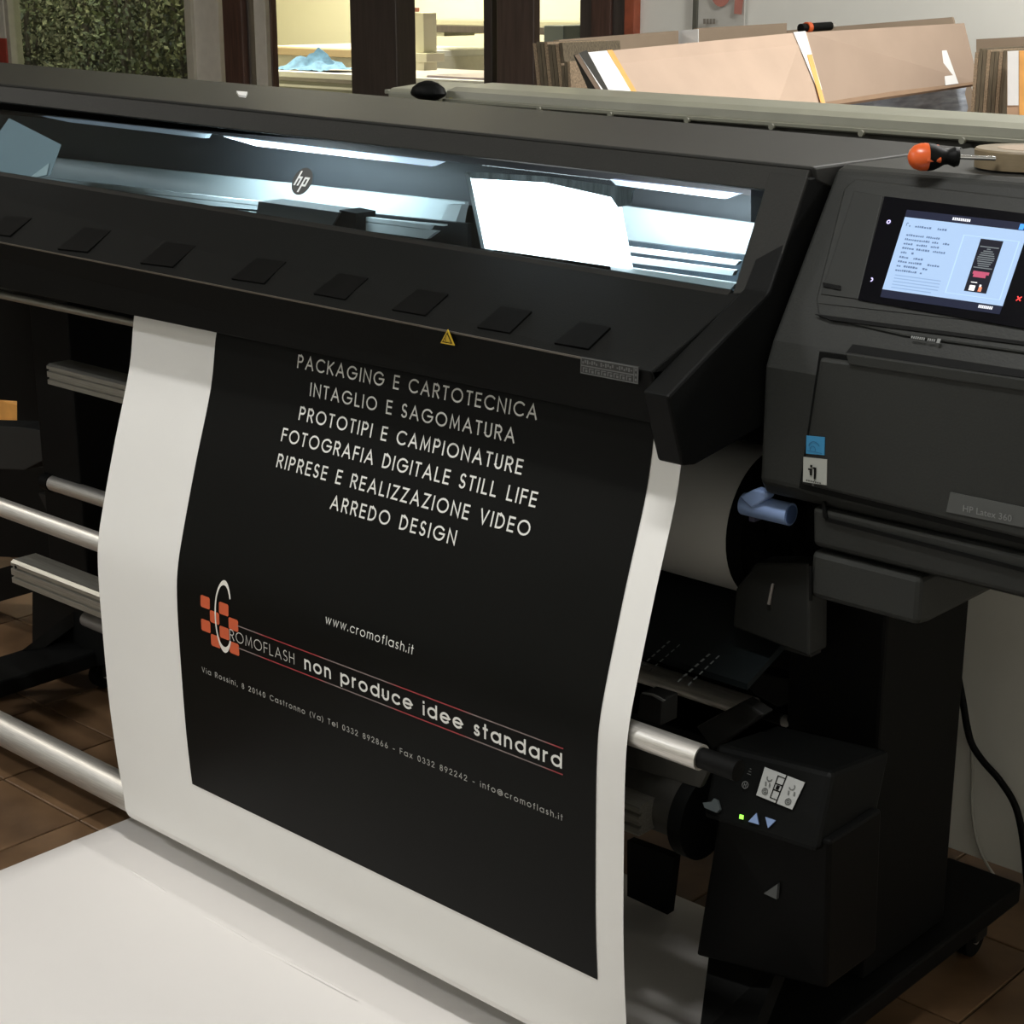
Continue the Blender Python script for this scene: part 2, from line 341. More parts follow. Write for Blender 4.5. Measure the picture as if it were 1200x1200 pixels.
# garden shrubs
LEAF = mat('garden_leaf', (.060, .070, .030), .7, noise=.4, nscale=5, col2=(.018, .024, .014))
LEAF2 = mat('garden_leaf_pale', (.105, .105, .055), .7, noise=.5, nscale=5)
def shrub(label, cx, cy, h, rad, n, mt):
    t = thing('garden_shrub', label, 'shrub', 'shrubs seen through the left window')
    bm = bmesh.new()
    for _ in range(n):
        a = random.uniform(0, 6.283); r = rad * math.sqrt(random.random()); z = random.uniform(.15, h)
        c = Vector((cx + r * math.cos(a), cy + r * math.sin(a), z)); s = random.uniform(.010, .030)
        if (c.x * RGT.x + c.y * RGT.y) / (c.x * FWD.x + c.y * FWD.y) > -.172: continue
        u = Vector((random.gauss(0, 1), random.gauss(0, 1), random.gauss(0, 1))).normalized(); v = u.orthogonal().normalized()
        vs = [bm.verts.new(c + u * s), bm.verts.new(c + v * s * .45), bm.verts.new(c - u * s), bm.verts.new(c - v * s * .45)]
        bm.faces.new(vs)
    f = link('foliage', bm, mt, t); f['kind'] = 'stuff'
    bm = bmesh.new()
    for k in range(6):
        a = k * 1.05; cyl_bm((cx, cy, 0), (cx + rad * .4 * math.cos(a), cy + rad * .4 * math.sin(a), h * .9), .03, .01, 8, bm)
    link('stem', bm, WOD, t)
g0 = at(20, 60, y=7.2).x; g1 = at(225, 60, y=7.2).x
for k, (f, mt, lab) in enumerate(((.02, LEAF, 'dark green shrub at left side of garden window'), (.30, LEAF2, 'paler olive shrub left of the dark gap in the garden window'), (.72, LEAF, 'dense green shrub right of the dark gap in the garden window'), (.86, LEAF2, 'olive shrub against the right frame of garden window'))):
    shrub(lab, g0 + (g1 - g0) * f, 7.2 + .25 * (k % 2), 2.3, .46, 6500, mt)
shrub('dark bluish shrub behind the others in the garden window', g0 + (g1 - g0) * .3, 8.0, 2.4, .6, 5500, mat('garden_leaf_blue', (.02, .03, .04), .5, noise=.5, nscale=5))

# ------------------------------------------------------------------ floor sheet
def quadz(name, pix, z, th, m, parent=None):
    return slab(name, [at(px, py, z=z) for px, py in pix], th, m, parent)
bm = bmesh.new()
X0, X1, YA, YB = -2.80, -1.36, .2, 2.38
ys = [YA, 1.0, 1.5, 1.725, 1.733, 1.741, 1.9, 2.1, YB]
nx = 24; V = []
for j, y in enumerate(ys):
    row = []
    for i in range(nx + 1):
        x = X0 + (X1 - X0) * i / nx
        xs = x + (0.0 if y > 1.5 else 0)
        z = .003 + (.0035 * (0.4 + .6 * abs(math.sin(i * 1.3))) if abs(y - 1.733) < .002 else 0) + .0015 * math.sin(x * 7 + y * 3)
        row.append(bm.verts.new((xs, y, max(z, .0015))))
    V.append(row)
for j in range(len(ys) - 1):
    for i in range(nx): bm.faces.new((V[j][i], V[j][i + 1], V[j + 1][i + 1], V[j + 1][i]))
fs = link('floor_sheet', bm, SHT, None, True)
md = fs.modifiers.new('s', 'SOLIDIFY'); md.thickness = .0008; md.offset = -1
tag(fs, 'large sheet of plain white media lying on the floor below the banner', 'paper sheet')
# lifted creases of the sheet
def crease(a, b, hgt):
    A = at(*a, z=.004); B = at(*b, z=.004); n = 10; bm = bmesh.new(); R1 = []; R2 = []; R3 = []
    for i in range(n + 1):
        t = i / n; p = A.lerp(B, t); h = hgt * math.sin(math.pi * t) ** .6
        R1.append(bm.verts.new(p + Vector((0, -.003, 0)))); R2.append(bm.verts.new(p + Vector((0, 0, h)))); R3.append(bm.verts.new(p + Vector((0, .004, h * .15))))
    for i in range(n):
        bm.faces.new((R1[i], R1[i + 1], R2[i + 1], R2[i])); bm.faces.new((R2[i], R2[i + 1], R3[i + 1], R3[i]))
    link('crease', bm, SHT, fs, True)
crease((150, 1019), (202, 1051), .004); crease((236, 1072), (296, 1106), .0035); crease((302, 1109), (420, 1172), .0035)

# ------------------------------------------------------------------ printer
PR = thing('large_format_printer', 'large charcoal grey wide-format printer with a long window and touch screen', 'printer')
XL, XR = -4.25, -1.40
SH = .018
WB = (1.995, 1.243); WT = (2.068, 1.380); TA = (2.092, 1.416)
# top cover
prism('top_cover', XL, XR + .045, [(TA[0], TA[1]), (2.51, 1.416), (2.56, 1.385), (2.56, 1.33), (2.2, 1.36), (2.10, 1.395)], PLT, PR, .004, [SH] * 6)
prism('window_header', XL, XR + .04, [(WT[0] + .001, WT[1]), (TA[0] - .003, TA[1] - .004), (2.11, 1.40), (2.09, 1.375)], PLH, PR, .002, [SH] * 4)
LID = prism('front_cover', XL, XR, [WB, (1.793, 1.166), (1.803, 1.150), (1.99, 1.205), (2.03, 1.238)], PL, PR, .003, [SH, .012, .012, SH, SH])
prism('front_lip', XL, XR, [(1.792, 1.167), (1.822, 1.086), (1.852, 1.086), (1.83, 1.165)], PLD if 0 else PL, PR, .003, [.012, 0, 0, .012])
prism('seam_highlight_strip', XL, XR - .1, [(1.7905, 1.1675), (1.7915, 1.1645), (1.796, 1.1665)], mat('seam_highlight', (.12, .105, .085), .35), PR, 0, [.012] * 3)  # edge highlight along the crease, put in as a paler strip
# window sill strip
prism('window_sill', XL, XR - .02, [(WB[0] - .012, WB[1] - .006), (WB[0] + .004, WB[1] + .004), (WB[0] + .02, WB[1] - .004), (WB[0] + .005, WB[1] - .02)], DKG, PR, .001, [SH] * 4)
# right window jamb (slanted inner edge)
def wpl(px, py):   # point on the window plane
    a = Vector((-1.4, WB[0], WB[1])); n = Vector((-1.4, WT[0], WT[1])) - a; ud = Vector((-1, 0, SH)).normalized()
    return hit(px, py, a, ud.cross(n).normalized())
jam = [wpl(858, 345), wpl(902, 201), Vector((-1.357, 2.080, 1.403)), Vector((-1.357, 2.0, 1.25))]
slab('window_jamb', jam, .02, PLH, PR, .002)
# end plate
prism('end_plate', -1.40, -1.356, [(1.775, 1.142), (1.783, 1.118), (1.812, 1.040), (1.84, 1.036), (1.93, 1.05), (2.005, 1.062), (2.2, 1.062), (2.2, 1.40), (2.083, 1.402), (1.998, 1.251), (1.86, 1.185)], PLD, PR, .004)
# window pane
wpn = slab('window_pane', [wpl(-140, 190), wpl(-140, 112), wpl(902, 232), wpl(858, 345)], .003, glass('tinted_window_glass', (.80, .86, .88)), PR)
# cavity shell
prism('cavity_shell', XL, -1.357, [(2.54, 1.35), (2.54, 1.10), (2.0, 1.10), (2.0, 1.12), (2.52, 1.12), (2.52, 1.35)], PLD, PR, 0, [SH, 0, 0, 0, 0, SH])
CV = mat('cavity_grey_panel', (.05, .052, .058), .5, noise=.05)
CVD = mat('cavity_channel', (.012, .014, .016), .4)
CVW = mat('cavity_white_panel', (.80, .86, .88), .35, noise=.02)
RAL = mat('cavity_rail', (.88, .93, .95), .4, .0, noise=.05)
def bar(name, a0, a1, b0, b1, y, dep, m, lab=None):
    """a0/a1: top and bottom at the left end, b0/b1 at the right end (pixels), standing at depth y"""
    p = [at(*a0, y=y), at(*b0, y=y), at(*b1, y=y), at(*a1, y=y)]
    q = [v + Vector((0, dep, 0)) for v in p]
    return link(name, loft_bm([p, q]), m, PR, False, lab)
bar('carriage_beam', (-150, 122), (-150, 195), (880, 205), (880, 262), 2.36, .05, CV)
GLOW = mat('lamp_diffuser', (.8, .85, .9), .4, emit=(.72, .84, 1), es=1.05)
GLOWD = mat('lamp_diffuser_dim', (.5, .55, .6), .4, emit=(.5, .6, .75), es=.22)
bar('light_strip', (262, 160), (300, 171), (517, 190), (505, 195), 2.215, .012, GLOW)
bar('light_strip', (715, 210), (722, 217), (866, 227), (850, 233), 2.215, .012, mat('lamp_diffuser_mid', (.5, .55, .6), .4, emit=(.45, .55, .8), es=.55))
bar('light_strip', (48, 136), (80, 143), (243, 157), (240, 162), 2.215, .012, GLOWD)
# lower white guide panel (lit by the cavity lamps)
bar('guide_panel', (-150, 162), (-150, 196), (545, 237), (540, 264), 2.33, .01, CVW)
bar('guide_panel', (722, 240), (722, 284), (884, 262), (872, 305), 2.33, .01, CVW)
# rails
bar('rail', (-150, 203), (-150, 206), (520, 263.5), (520, 265), 2.24, .01, RAL)
bar('dark_channel', (-150, 192), (-150, 226), (548, 262), (548, 290), 2.26, .01, CVD)
bar('rail', (-150, 186), (-150, 191), (303, 236), (302, 240.5), 2.20, .01, RAL)
bar('rail', (-150, 192), (-150, 196), (303, 241.5), (301, 245), 2.20, .01, RAL)
bar('rail', (-150, 205), (-150, 208), (300, 249), (299, 252), 2.20, .01, RAL)
bar('carriage', (303, 236), (299, 258), (398, 249), (386, 270), 2.17, .06, mat('carriage_grey', (.10, .10, .10), .5, noise=.05))
bar('carriage_end', (398, 246), (388, 270), (417, 250), (417, 273), 2.175, .05, PLD)
bar('carriage_foot', (299, 258), (312, 264), (392, 269), (384, 275), 2.165, .05, DKG)
bar('rail', (417, 253), (418, 258), (505, 264), (502, 269), 2.20, .01, RAL)
bar('rail', (417, 259), (418, 269), (512, 271), (500, 280), 2.20, .01, RAL)
bar('rail', (726, 288), (727, 294), (866, 306), (862, 311), 2.22, .01, RAL)
bar('rail', (729, 300), (731, 307), (861, 317), (858, 323), 2.20, .01, RAL)
bar('rail', (715, 311), (716, 316), (862, 332), (856, 339), 2.12, .01, RAL)
bar('dark_channel', (716, 280), (716, 330), (880, 300), (870, 345), 2.26, .01, mat('cavity_blue_grey', (.045, .06, .075), .4, noise=.3))
bar('glow_block', (525, 240), (512, 268), (541, 240), (530, 272), 2.28, .02, CVW)
# glowing panel added for the bright patch of light in the window
SV = bar('clear_edge_strip', (545, 203), (564, 291), (560, 206), (577, 294), 2.115, .008, mat('clear_plastic_edge', (.30, .34, .36), .3))
SV = mat('glow_panel_face', (.9, .95, 1), .4, emit=(.93, .98, 1), es=5.0)
patchbm = bmesh.new()
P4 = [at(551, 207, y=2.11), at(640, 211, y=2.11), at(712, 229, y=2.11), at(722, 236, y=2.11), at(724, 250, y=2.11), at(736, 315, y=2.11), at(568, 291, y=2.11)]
loft_bm([P4, [v + Vector((0, .012, 0)) for v in P4]], 0, patchbm)
link('glow_panel', patchbm, SV, PR, False, 'brilliant white glowing panel standing in for the bright patch in the window')
film = [at(546, 201, y=2.105), at(640, 207, y=2.105), at(742, 221, y=2.105), at(738, 240, y=2.105), at(724, 243, y=2.105), at(716, 231, y=2.105), at(640, 214, y=2.105), at(552, 209, y=2.105)]
link('crumpled_film', loft_bm([film, [v + Vector((0, .004, 0)) for v in film]]), mat('frosted_film', (.30, .34, .37), .4, noise=.5, nscale=60, stretch=(1, 1, .15)), PR)
# dark recess pads on the front cover
def cpl(px, py):
    a = Vector((-1.4, WB[0], WB[1])); b = Vector((-1.4, 1.793, 1.166)); ud = Vector((-1, 0, .015)).normalized()
    n = ud.cross(b - a).normalized(); p = hit(px, py, a, n); t = (WB[0] - p.y) / (WB[0] - 1.793)
    p.z = (WB[1] + SH * (-1.4 - p.x)) * (1 - t) + (1.166 + .012 * (-1.4 - p.x)) * t
    return p
pads = [[(-15, 272), (8, 254), (38, 257), (12, 276)], [(68, 291), (100, 268), (131, 272), (103, 295)], [(165, 308), (196, 285), (230, 290), (203, 313)], [(272, 327), (302, 304), (336, 309), (310, 333)], [(368, 345), (398, 322), (432, 328), (405, 352)], [(460, 364), (490, 341), (526, 347), (499, 371)], [(560, 385), (588, 361), (624, 367), (598, 392)], [(650, 404), (680, 380), (716, 386), (690, 411)]]
nrm = (Vector((0, WB[0] - 1.793, WB[1] - 1.166)).cross(Vector((1, 0, 0)))).normalized()
if nrm.z < 0: nrm = -nrm
PADM = mat('recess_pad', (.0036, .0036, .0034), .6, spec=.06, noise=.1)
for pd in pads:
    q = [cpl(*p) + nrm * .0040 for p in pd]
    link('recess_pad', loft_bm([q, [v - nrm * .010 for v in q]]), PADM, PR)
# warning sticker + label with two rows on lip
def lippl(px, py):
    a = Vector((-1.4, 1.791, 1.167)); b = Vector((-1.4, 1.821, 1.086)); n = Vector((1, 0, 0)).cross(b - a).normalized()
    p = hit(px, py, a, n); return p + Vector((0, -.0035, -.0008))
YEL = mat('warning_yellow', (.75, .50, .04), .4)
tri = [lippl(526.5, 385), lippl(534.5, 404), lippl(518, 401)]
ws = slab('warning_sticker', tri, .0012, YEL, PR)
c = (tri[0] + tri[1] + tri[2]) / 3
off = Vector((0, -.0006, 0))
tin = [c + (t - c) * .72 + off for t in tri]
bm = bmesh.new()
for i in range(3):
    a, b = tin[i], tin[(i + 1) % 3]; a2 = c + (a - c) * .78 + off; b2 = c + (b - c) * .78 + off
    bm.faces.new([bm.verts.new(v) for v in (a, b, b2, a2)])
link('warning_border', bm, BLK, ws)
flat_text('exclamation_mark', '!', c + Vector((-.0012, -.002, -.0055)), (1, 0, 0), (0, -.35, .94), None, .009, BLK, ws)
L = [lippl(683, 417), lippl(750.5, 429), lippl(750, 449), lippl(682.5, 436)]
lb = slab('cover_label', L, .001, mat('label_dark', (.03, .03, .03), .5), PR)
def labgrid(u0, u1, v0, v1, m, nm='label_mark'):
    def g(u, v): return L[0].lerp(L[1], u).lerp(L[3].lerp(L[2], u), v) + Vector((0, -.0008, 0))
    return slab(nm, [g(u0, v0), g(u1, v0), g(u1, v1), g(u0, v1)], .0005, m, lb)
bm_marks = bmesh.new()
def lg(u, v): return L[0].lerp(L[1], u).lerp(L[3].lerp(L[2], u), v) + Vector((0, -.0008, 0))
def lrect(bm, u0, u1, v0, v1):
    bm.faces.new([bm.verts.new(lg(*k)) for k in ((u0, v0), (u1, v0), (u1, v1), (u0, v1))])
for r in ((0, 1, 0, .07), (0, 1, .93, 1), (0, .015, 0, 1), (.985, 1, 0, 1), (0, .93, .46, .54), (.92, .935, 0, 1)): lrect(bm_marks, *r)
for k in range(8):
    u = .04 + k * .108
    lrect(bm_marks, u, u + .085, .60, .66); lrect(bm_marks, u, u + .02, .60, .88); lrect(bm_marks, u + .045, u + .085, .72, .88)
for k in range(22):
    if k in (7, 14): continue
    u = .03 + k * .04; lrect(bm_marks, u, u + .026, .14 + .1 * (k % 3 == 0), .38 - .06 * (k % 2))
for k in range(3): lrect(bm_marks, .945, .975, .1 + k * .3, .26 + k * .3)
link('label_marks', bm_marks, mat('label_print', (.15, .16, .16), .5), lb)
# round logo on the window
uw = Vector((1, 0, -SH)).normalized(); vw = Vector((0, WT[0] - WB[0], WT[1] - WB[1])).normalized(); nw = uw.cross(vw)
if nw.y > 0: nw = -nw
lc = wpl(355, 213) + nw * .002
dr = .0255
bm = bmesh.new(); vs = [bm.verts.new(lc + uw * dr * math.cos(t * math.pi / 20) + vw * dr * math.sin(t * math.pi / 20)) for t in range(40)]; bm.faces.new(vs)
ld = link('logo_disc', bm, mat('logo_grey', (.035, .04, .04), .5), PR)
def logo(u, v): return lc + nw * .0008 + uw * (u + v * .28) + vw * v
LW = mat('logo_white', (.85, .9, .9), .5, emit=(.8, .9, .9), es=.0)
bm = bmesh.new()
def lq(x0, x1, y0, y1): bm.faces.new([bm.verts.new(logo(*k)) for k in ((x0, y0), (x1, y0), (x1, y1), (x0, y1))])
s = dr / 10
for r in ((-7, -5, -4, 8), (-5, -2.5, 1.8, 3.6), (-3.2, -1.2, -4, 3.6), (1.0, 3.0, -9, 3.6), (3.0, 6, 1.9, 3.6), (5.0, 7, -4, 3.6), (3.0, 5.4, -4, -2.3)): lq(*[q * s * .9 for q in r])
link('logo_letters', bm, LW, ld)
# taped sheet inside the window at left
q = [wpl(8, 137), wpl(69, 168), wpl(56, 204), wpl(32, 209), wpl(-40, 195), wpl(-12, 165)]
ts = slab('taped_sheet', [p - nw * .006 for p in q], .0008, mat('bluish_sheet', (.30, .36, .40), .5, emit=None), PR)
cb = wpl(56, 204)
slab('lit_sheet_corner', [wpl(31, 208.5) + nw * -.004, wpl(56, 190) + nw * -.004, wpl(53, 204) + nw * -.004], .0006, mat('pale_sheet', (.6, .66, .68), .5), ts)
# scrap of tape on top cover
sc_ = link('tape_scrap', slab_bm([at(277, 106.5, z=1.462), at(290, 107.5, z=1.462), at(288, 112, z=1.462), at(280, 111, z=1.462)], .004), WHT)
tag(sc_, 'small torn white paper scrap on the printer top edge near the dark post', 'paper scrap')

# ---- control module
MY = 2.0
mod = prism('control_module', -1.350, -.62, [(1.985, .985), (1.985, 1.150), (2.0, 1.185), (2.142, 1.408), (2.16, 1.414), (2.52, 1.414), (2.56, 1.385), (2.60, .96), (2.03, .955), (2.0, .965)], PLM, PR, .006)
def mp_(px, py, o=.003): return at(px, py, y=1.985) + Vector((0, -o, 0))
def sp_(px, py, o=.003):
    a = Vector((0, 2.0, 1.185)); d = Vector((0, .142, .223)).normalized(); n = Vector((1, 0, 0)).cross(d).normalized()
    if n.y > 0: n = -n
    return hit(px, py, a, n) + n * o
# front door of the module
slab('access_door', [mp_(964, 418, .008), mp_(1290, 462, .008), mp_(1290, 652, .008), mp_(941, 566, .008)], .010, PLM, PR, .006)
slab('door_shadow_gap', [mp_(961, 412, .0015), mp_(1290, 456, .0015), mp_(1290, 660, .0015), mp_(937, 572, .0015)], .004, PLD, PR)
slab('grip_recess', [sp_(1000, 404, .002), sp_(1290, 448, .002), sp_(1290, 456, .002), sp_(992, 414, .002)], .004, PLD, PR)
slab('grip_lip', [mp_(996, 412, .012), mp_(1290, 455, .012), mp_(1290, 470, .012), mp_(1000, 426, .012)], .006, PLM, PR, .002)
# lower drawer section
prism('lower_front', -1.265, -.62, [(1.992, .962), (1.998, .905), (2.04, .888), (2.5, .885), (2.5, .965)], PLM, PR, .006)
bmg = slab_bm([at(967, 607, y=1.99), at(1290, 690, y=1.99), at(1290, 694, y=1.99), at(967, 611, y=1.99)], .004); link('drawer_seam', bmg, BLK, PR)
slab('drawer_seam', [at(963, 588, y=1.99), at(966, 588, y=1.99), at(970, 611, y=1.99), at(964, 606, y=1.99)], .004, BLK, PR)
# tray box below
prism('ink_tray', -1.268, -1.094, [(2.0, .895), (2.0, .826), (2.03, .822), (2.36, .822), (2.36, .895)], PLM, PR, .008)
slab('tray_edge', [at(948, 664, y=1.996), at(951, 664, y=1.996), at(951, 704, y=1.996), at(948, 704, y=1.996)], .003, BLK, PR)
# model plate + text
pltm = slab('model_plate', [mp_(1118, 575, .0095), mp_(1215, 595, .0095), mp_(1212, 618, .0095), mp_(1113, 598, .0095)], .002, mat('plate_grey', (.06, .063, .06), .45), PR)
a = mp_(1133, 597, .0105)
flat_text('model_text', 'HP Latex 360', a, (1, 0, 0), (0, 0, 1), .068, .0085, DECG, pltm, .01)
# stickers
bst = slab('blue_sticker', [mp_(949.5, 509, .0095), mp_(971, 511, .0095), mp_(970.5, 532, .0095), mp_(949, 530, .0095)], .001, mat('sticker_blue', (.035, .22, .42), .4), PR)
o = mp_(949.8, 530, .0105)
bm = bmesh.new()
def arc(bm, cx, cz, r0, r1, a0, a1, n=12):
    for i in range(n):
        t0 = math.radians(a0 + (a1 - a0) * i / n); t1 = math.radians(a0 + (a1 - a0) * (i + 1) / n)
        bm.faces.new([bm.verts.new(o + Vector((cx + r * math.cos(t), 0, cz + r * math.sin(t)))) for r, t in ((r0, t0), (r1, t0), (r1, t1), (r0, t1))])
arc(bm, .012, .010, .0085, .0095, 25, 170); arc(bm, .010, .008, .004, .0047, -30, 200)
bm.faces.new([bm.verts.new(o + Vector(k)) for k in ((.001, 0, .0045), (.025, 0, .0045), (.025, 0, .0052), (.001, 0, .0052))])
link('sticker_emblem', bm, mat('sticker_dark_blue', (.012, .09, .20), .4), bst)
wst = slab('white_sticker', [mp_(946, 534, .0095), mp_(973.5, 537, .0095), mp_(973, 567, .0095), mp_(945.5, 563, .0095)], .001, mat('sticker_white', (.36, .37, .34), .45), PR, .0)
a = mp_(954, 555, .0110)
bm = bmesh.new()
for x0_, x1_, z0_, z1_ in ((0, .0035, 0, .0095), (0, .0035, .0115, .0150), (-.003, .0035, .0070, .0095), (.0065, .0100, -.004, .0125), (.0045, .0100, .0100, .0125)):
    bm.faces.new([bm.verts.new(a + Vector(k)) for k in ((x0_, 0, z0_), (x1_, 0, z0_), (x1_, 0, z1_), (x0_, 0, z1_))])
link('sticker_text', bm, BLK, wst)
bm = bmesh.new(); o = mp_(949, 561.5, .0112)
for k in range(7): bm.faces.new([bm.verts.new(o + Vector((.001 + k * .0036 + a_, 0, b_ - .0004 * k * .0))) for a_, b_ in ((0, 0), (.0026, 0), (.0026, .0022), (0, .0022))])
bm.faces.new([bm.verts.new(o + Vector(k)) for k in ((.011, 0, -.0045), (.014, 0, -.0045), (.014, 0, -.0022), (.011, 0, -.0022))])
link('sticker_marks', bm, mat('sticker_mark', (.06, .06, .055), .5), wst)

# display
bz = slab('display_bezel', [sp_(1004, 210, .004), sp_(1290, 243, .004), sp_(1262, 424, .004), sp_(1060, 395, .004), sp_(960, 372, .004), sp_(957, 352, .004), sp_(990, 222, .004)], .006, PLM, PR, .003)
slab('bezel_recess', [sp_(1010, 222, .0052), sp_(1290, 258, .0052), sp_(1270, 392, .0052), sp_(961, 357, .0052), sp_(990, 232, .0052)], .003, mat('recess_dark', (.022, .023, .021), .5), PR)
ctl = slab('display_glass', [sp_(1039, 233, .0075), sp_(1290, 264, .0075), sp_(1262, 398, .0075), sp_(1008, 354, .0075)], .004, mat('display_black', (.0025, .0025, .004), .2, spec=.12), PR, 0)
slab('bezel_panel', [sp_(1003, 226, .0068), sp_(1037, 232, .0068), sp_(1008, 353, .0068), sp_(964, 347, .0068)], .003, mat('bezel_panel', (.019, .020, .018), .5), PR, .001)
slab('card_slot', [sp_(967, 334, .009), sp_(988, 338, .009), sp_(988, 343, .009), sp_(968, 339, .009)], .004, BLK, PR)
slab('bezel_shadow_line', [sp_(957, 370, .0062), sp_(1290, 414, .0062), sp_(1290, 418, .0062), sp_(975, 377, .0062)], .003, BLK, PR)
SCN = mat('screen_glow', (.1, .12, .15), .3, emit=(.40, .58, .86), es=1.0)
SCB = mat('screen_bar', (.006, .006, .01), .3, emit=(.018, .022, .045), es=1.0)
s0, s1, s2, s3 = sp_(1063.4, 257.6, .0085), sp_(1207, 274.5, .0085), sp_(1177.6, 362, .0085), sp_(1037, 342, .0085)
t0, t1 = sp_(1065.5, 249, .0083), sp_(1210, 265.5, .0083)
b2, b3 = sp_(1174, 371.5, .0083), sp_(1034.5, 351, .0083)
scr = slab('screen', [s0, s1, s2, s3], .0005, SCN, ctl, 0, 'lit pale blue touch screen page')
slab('screen_bar', [t0, t1, s1, s0], .0004, SCB, ctl); slab('screen_bar', [s3, s2, b2, b3], .0004, SCB, ctl)
nS = Vector((0, -.223, .142)).normalized()
if (nS.dot(CAM - s0)) < 0: nS = -nS
def sg(u, v, o=.0006): return s0.lerp(s1, u).lerp(s3.lerp(s2, u), v) + nS * o
def srect(bm, u0, u1, v0, v1, o=.0006): bm.faces.new([bm.verts.new(sg(*k, o)) for k in ((u0, v0), (u1, v0), (u1, v1), (u0, v1))])
SCT = mat('screen_text', (.05, .07, .12), .4, emit=(.10, .16, .28), es=1)
SCL = mat('screen_faint', (.05, .07, .12), .4, emit=(.30, .44, .66), es=1)
SCH = mat('screen_light_lines', (.05, .07, .12), .4, emit=(.58, .80, 1), es=1)
bm = bmesh.new()
rows = [(.10, [(.06, .08), (.11, .26), (.30, .38)]), (.225, [(.06, .21), (.23, .34)]), (.285, [(.06, .27), (.29, .34), (.38, .44)]), (.345, [(.06, .14), (.17, .27), (.29, .37)]), (.405, [(.06, .16), (.18, .30), (.32, .42)]), (.465, [(.06, .12), (.15, .18)]), (.53, [(.06, .15), (.18, .26)]), (.59, [(.06, .14), (.15, .26), (.31, .42)]), (.65, [(.06, .10), (.12, .24), (.28, .32)]), (.71, [(.06, .24), (.27, .285)])]
for v, segs in rows:
    for a, b in segs:
        u = a
        while u < b - .01:
            wdt = random.choice((.010, .014, .018)); srect(bm, u, min(u + wdt, b), v + random.choice((0, .006)), v + .026); u += wdt + .005
srect(bm, .035, .05, .075, .085); srect(bm, .033, .038, .085, .12)
link('screen_text_rows', bm, SCT, ctl)
bm = bmesh.new()
for k in range(5): srect(bm, .07, .46 - .05 * (k == 4), .785 + k * .042, .797 + k * .042)
link('screen_faint_rows', bm, SCL, ctl)
bm = bmesh.new()
for r in ((.52, .97, .145, .155), (.52, .97, .925, .935), (.52, .53, .145, .935), (.96, .97, .145, .935)): srect(bm, *r)
link('screen_frame_lines', bm, SCH, ctl)
bm = bmesh.new(); srect(bm, .665, .845, .17, .875)
th_ = link('preview_image', bm, mat('preview_dark', (.004, .004, .006), .4, emit=(.012, .012, .02), es=1), ctl)
bm = bmesh.new()
for k in range(11):
    wv = [.10, .02, .05, .07, .08, .09, .09, .08, .07, .06, .10][k]; v = .265 + k * .028
    srect(bm, .755 - wv * .75, .755 + wv * .75, v, v + .014, .0010)
link('preview_rows', bm, mat('preview_grey', (.1, .1, .1), .4, emit=(.10, .13, .15), es=1), ctl)
bm = bmesh.new(); srect(bm, .69, .82, .60, .64, .001); srect(bm, .70, .80, .64, .68, .001)
link('preview_red', bm, mat('preview_red', (.3, .05, .1), .4, emit=(.30, .06, .10), es=1), ctl)
bm = bmesh.new(); srect(bm, .70, .745, .79, .86, .001); srect(bm, .775, .79, .77, .80, .001); srect(bm, .79, .80, .82, .86, .001); srect(bm, .70, .75, .745, .755, .001)
link('preview_white', bm, mat('preview_white', (.6, .6, .6), .4, emit=(.8, .8, .82), es=1), ctl)
bm = bmesh.new(); srect(bm, .775, .80, .80, .86, .0012)
link('preview_orange', bm, mat('preview_orange', (.6, .2, .1), .4, emit=(.6, .15, .08), es=1), ctl)
WEM = mat('screen_white_marks', (.5, .5, .5), .4, emit=(.55, .58, .7), es=1)
bm = bmesh.new()
def tg(u, v): return t0.lerp(t1, u).lerp(s0.lerp(s1, u), v) + nS * .001
u = .395
for k in range(9):
    bm.faces.new([bm.verts.new(tg(*q)) for q in ((u, .35), (u + .012, .35), (u + .012, .72), (u, .72))]); u += .0165
link('screen_title', bm, WEM, ctl); bm = bmesh.new()
def bg(u, v): return s3.lerp(s2, u).lerp(b3.lerp(b2, u), v) + nS * .001
u = .82
for k in range(8):
    bm.faces.new([bm.verts.new(bg(*q)) for q in ((u, .25), (u + .011, .25), (u + .011, .62), (u, .62))]); u += .0145
link('screen_bar_text', bm, WEM, ctl)
bm = bmesh.new(); bm.faces.new([bm.verts.new(tg(*q)) for q in ((.93, .2), (.965, .2), (.965, .95), (.93, .95))])
link('screen_home_icon', bm, mat('icon_blue', (.05, .2, .6), .4, emit=(.05, .30, 1), es=1), ctl)
LED = mat('panel_led', (.4, .4, .6), .4, emit=(.50, .42, .85), es=1)
for (px, py) in ((1044.5, 263.5), (1024, 331)):
    c = sp_(px, py, .009); bm = bmesh.new()
    ex = Vector((1, 0, 0)); ey = Vector((0, .142, .223)).normalized(); n = 16; ro, ri = .0032, .0013
    full = (py < 300)
    for i in range(n if full else 9):
        A = 2 * math.pi * i / n - (0 if full else 1.6); B = 2 * math.pi * (i + 1) / n - (0 if full else 1.6)
        bm.faces.new([bm.verts.new(c + ex * r * math.cos(t) + ey * r * math.sin(t)) for r, t in ((ri, A), (ro, A), (ro, B), (ri, B))])
    link('panel_key_icon', bm, LED, ctl)
c = sp_(1197, 353.5, .009); bm = bmesh.new()
for sgn in (1, -1):
    d = (Vector((1, 0, 0)) + sgn * Vector((0, .142, .223)).normalized()).normalized(); e = d.cross(nS) * .0008
    bm.faces.new([bm.verts.new(c + k) for k in (d * .0042 + e, d * .0042 - e, -d * .0042 - e, -d * .0042 + e)])
link('cancel_key_icon', bm, mat('icon_red', (.8, .05, .05), .4, emit=(1, .06, .05), es=1), ctl)
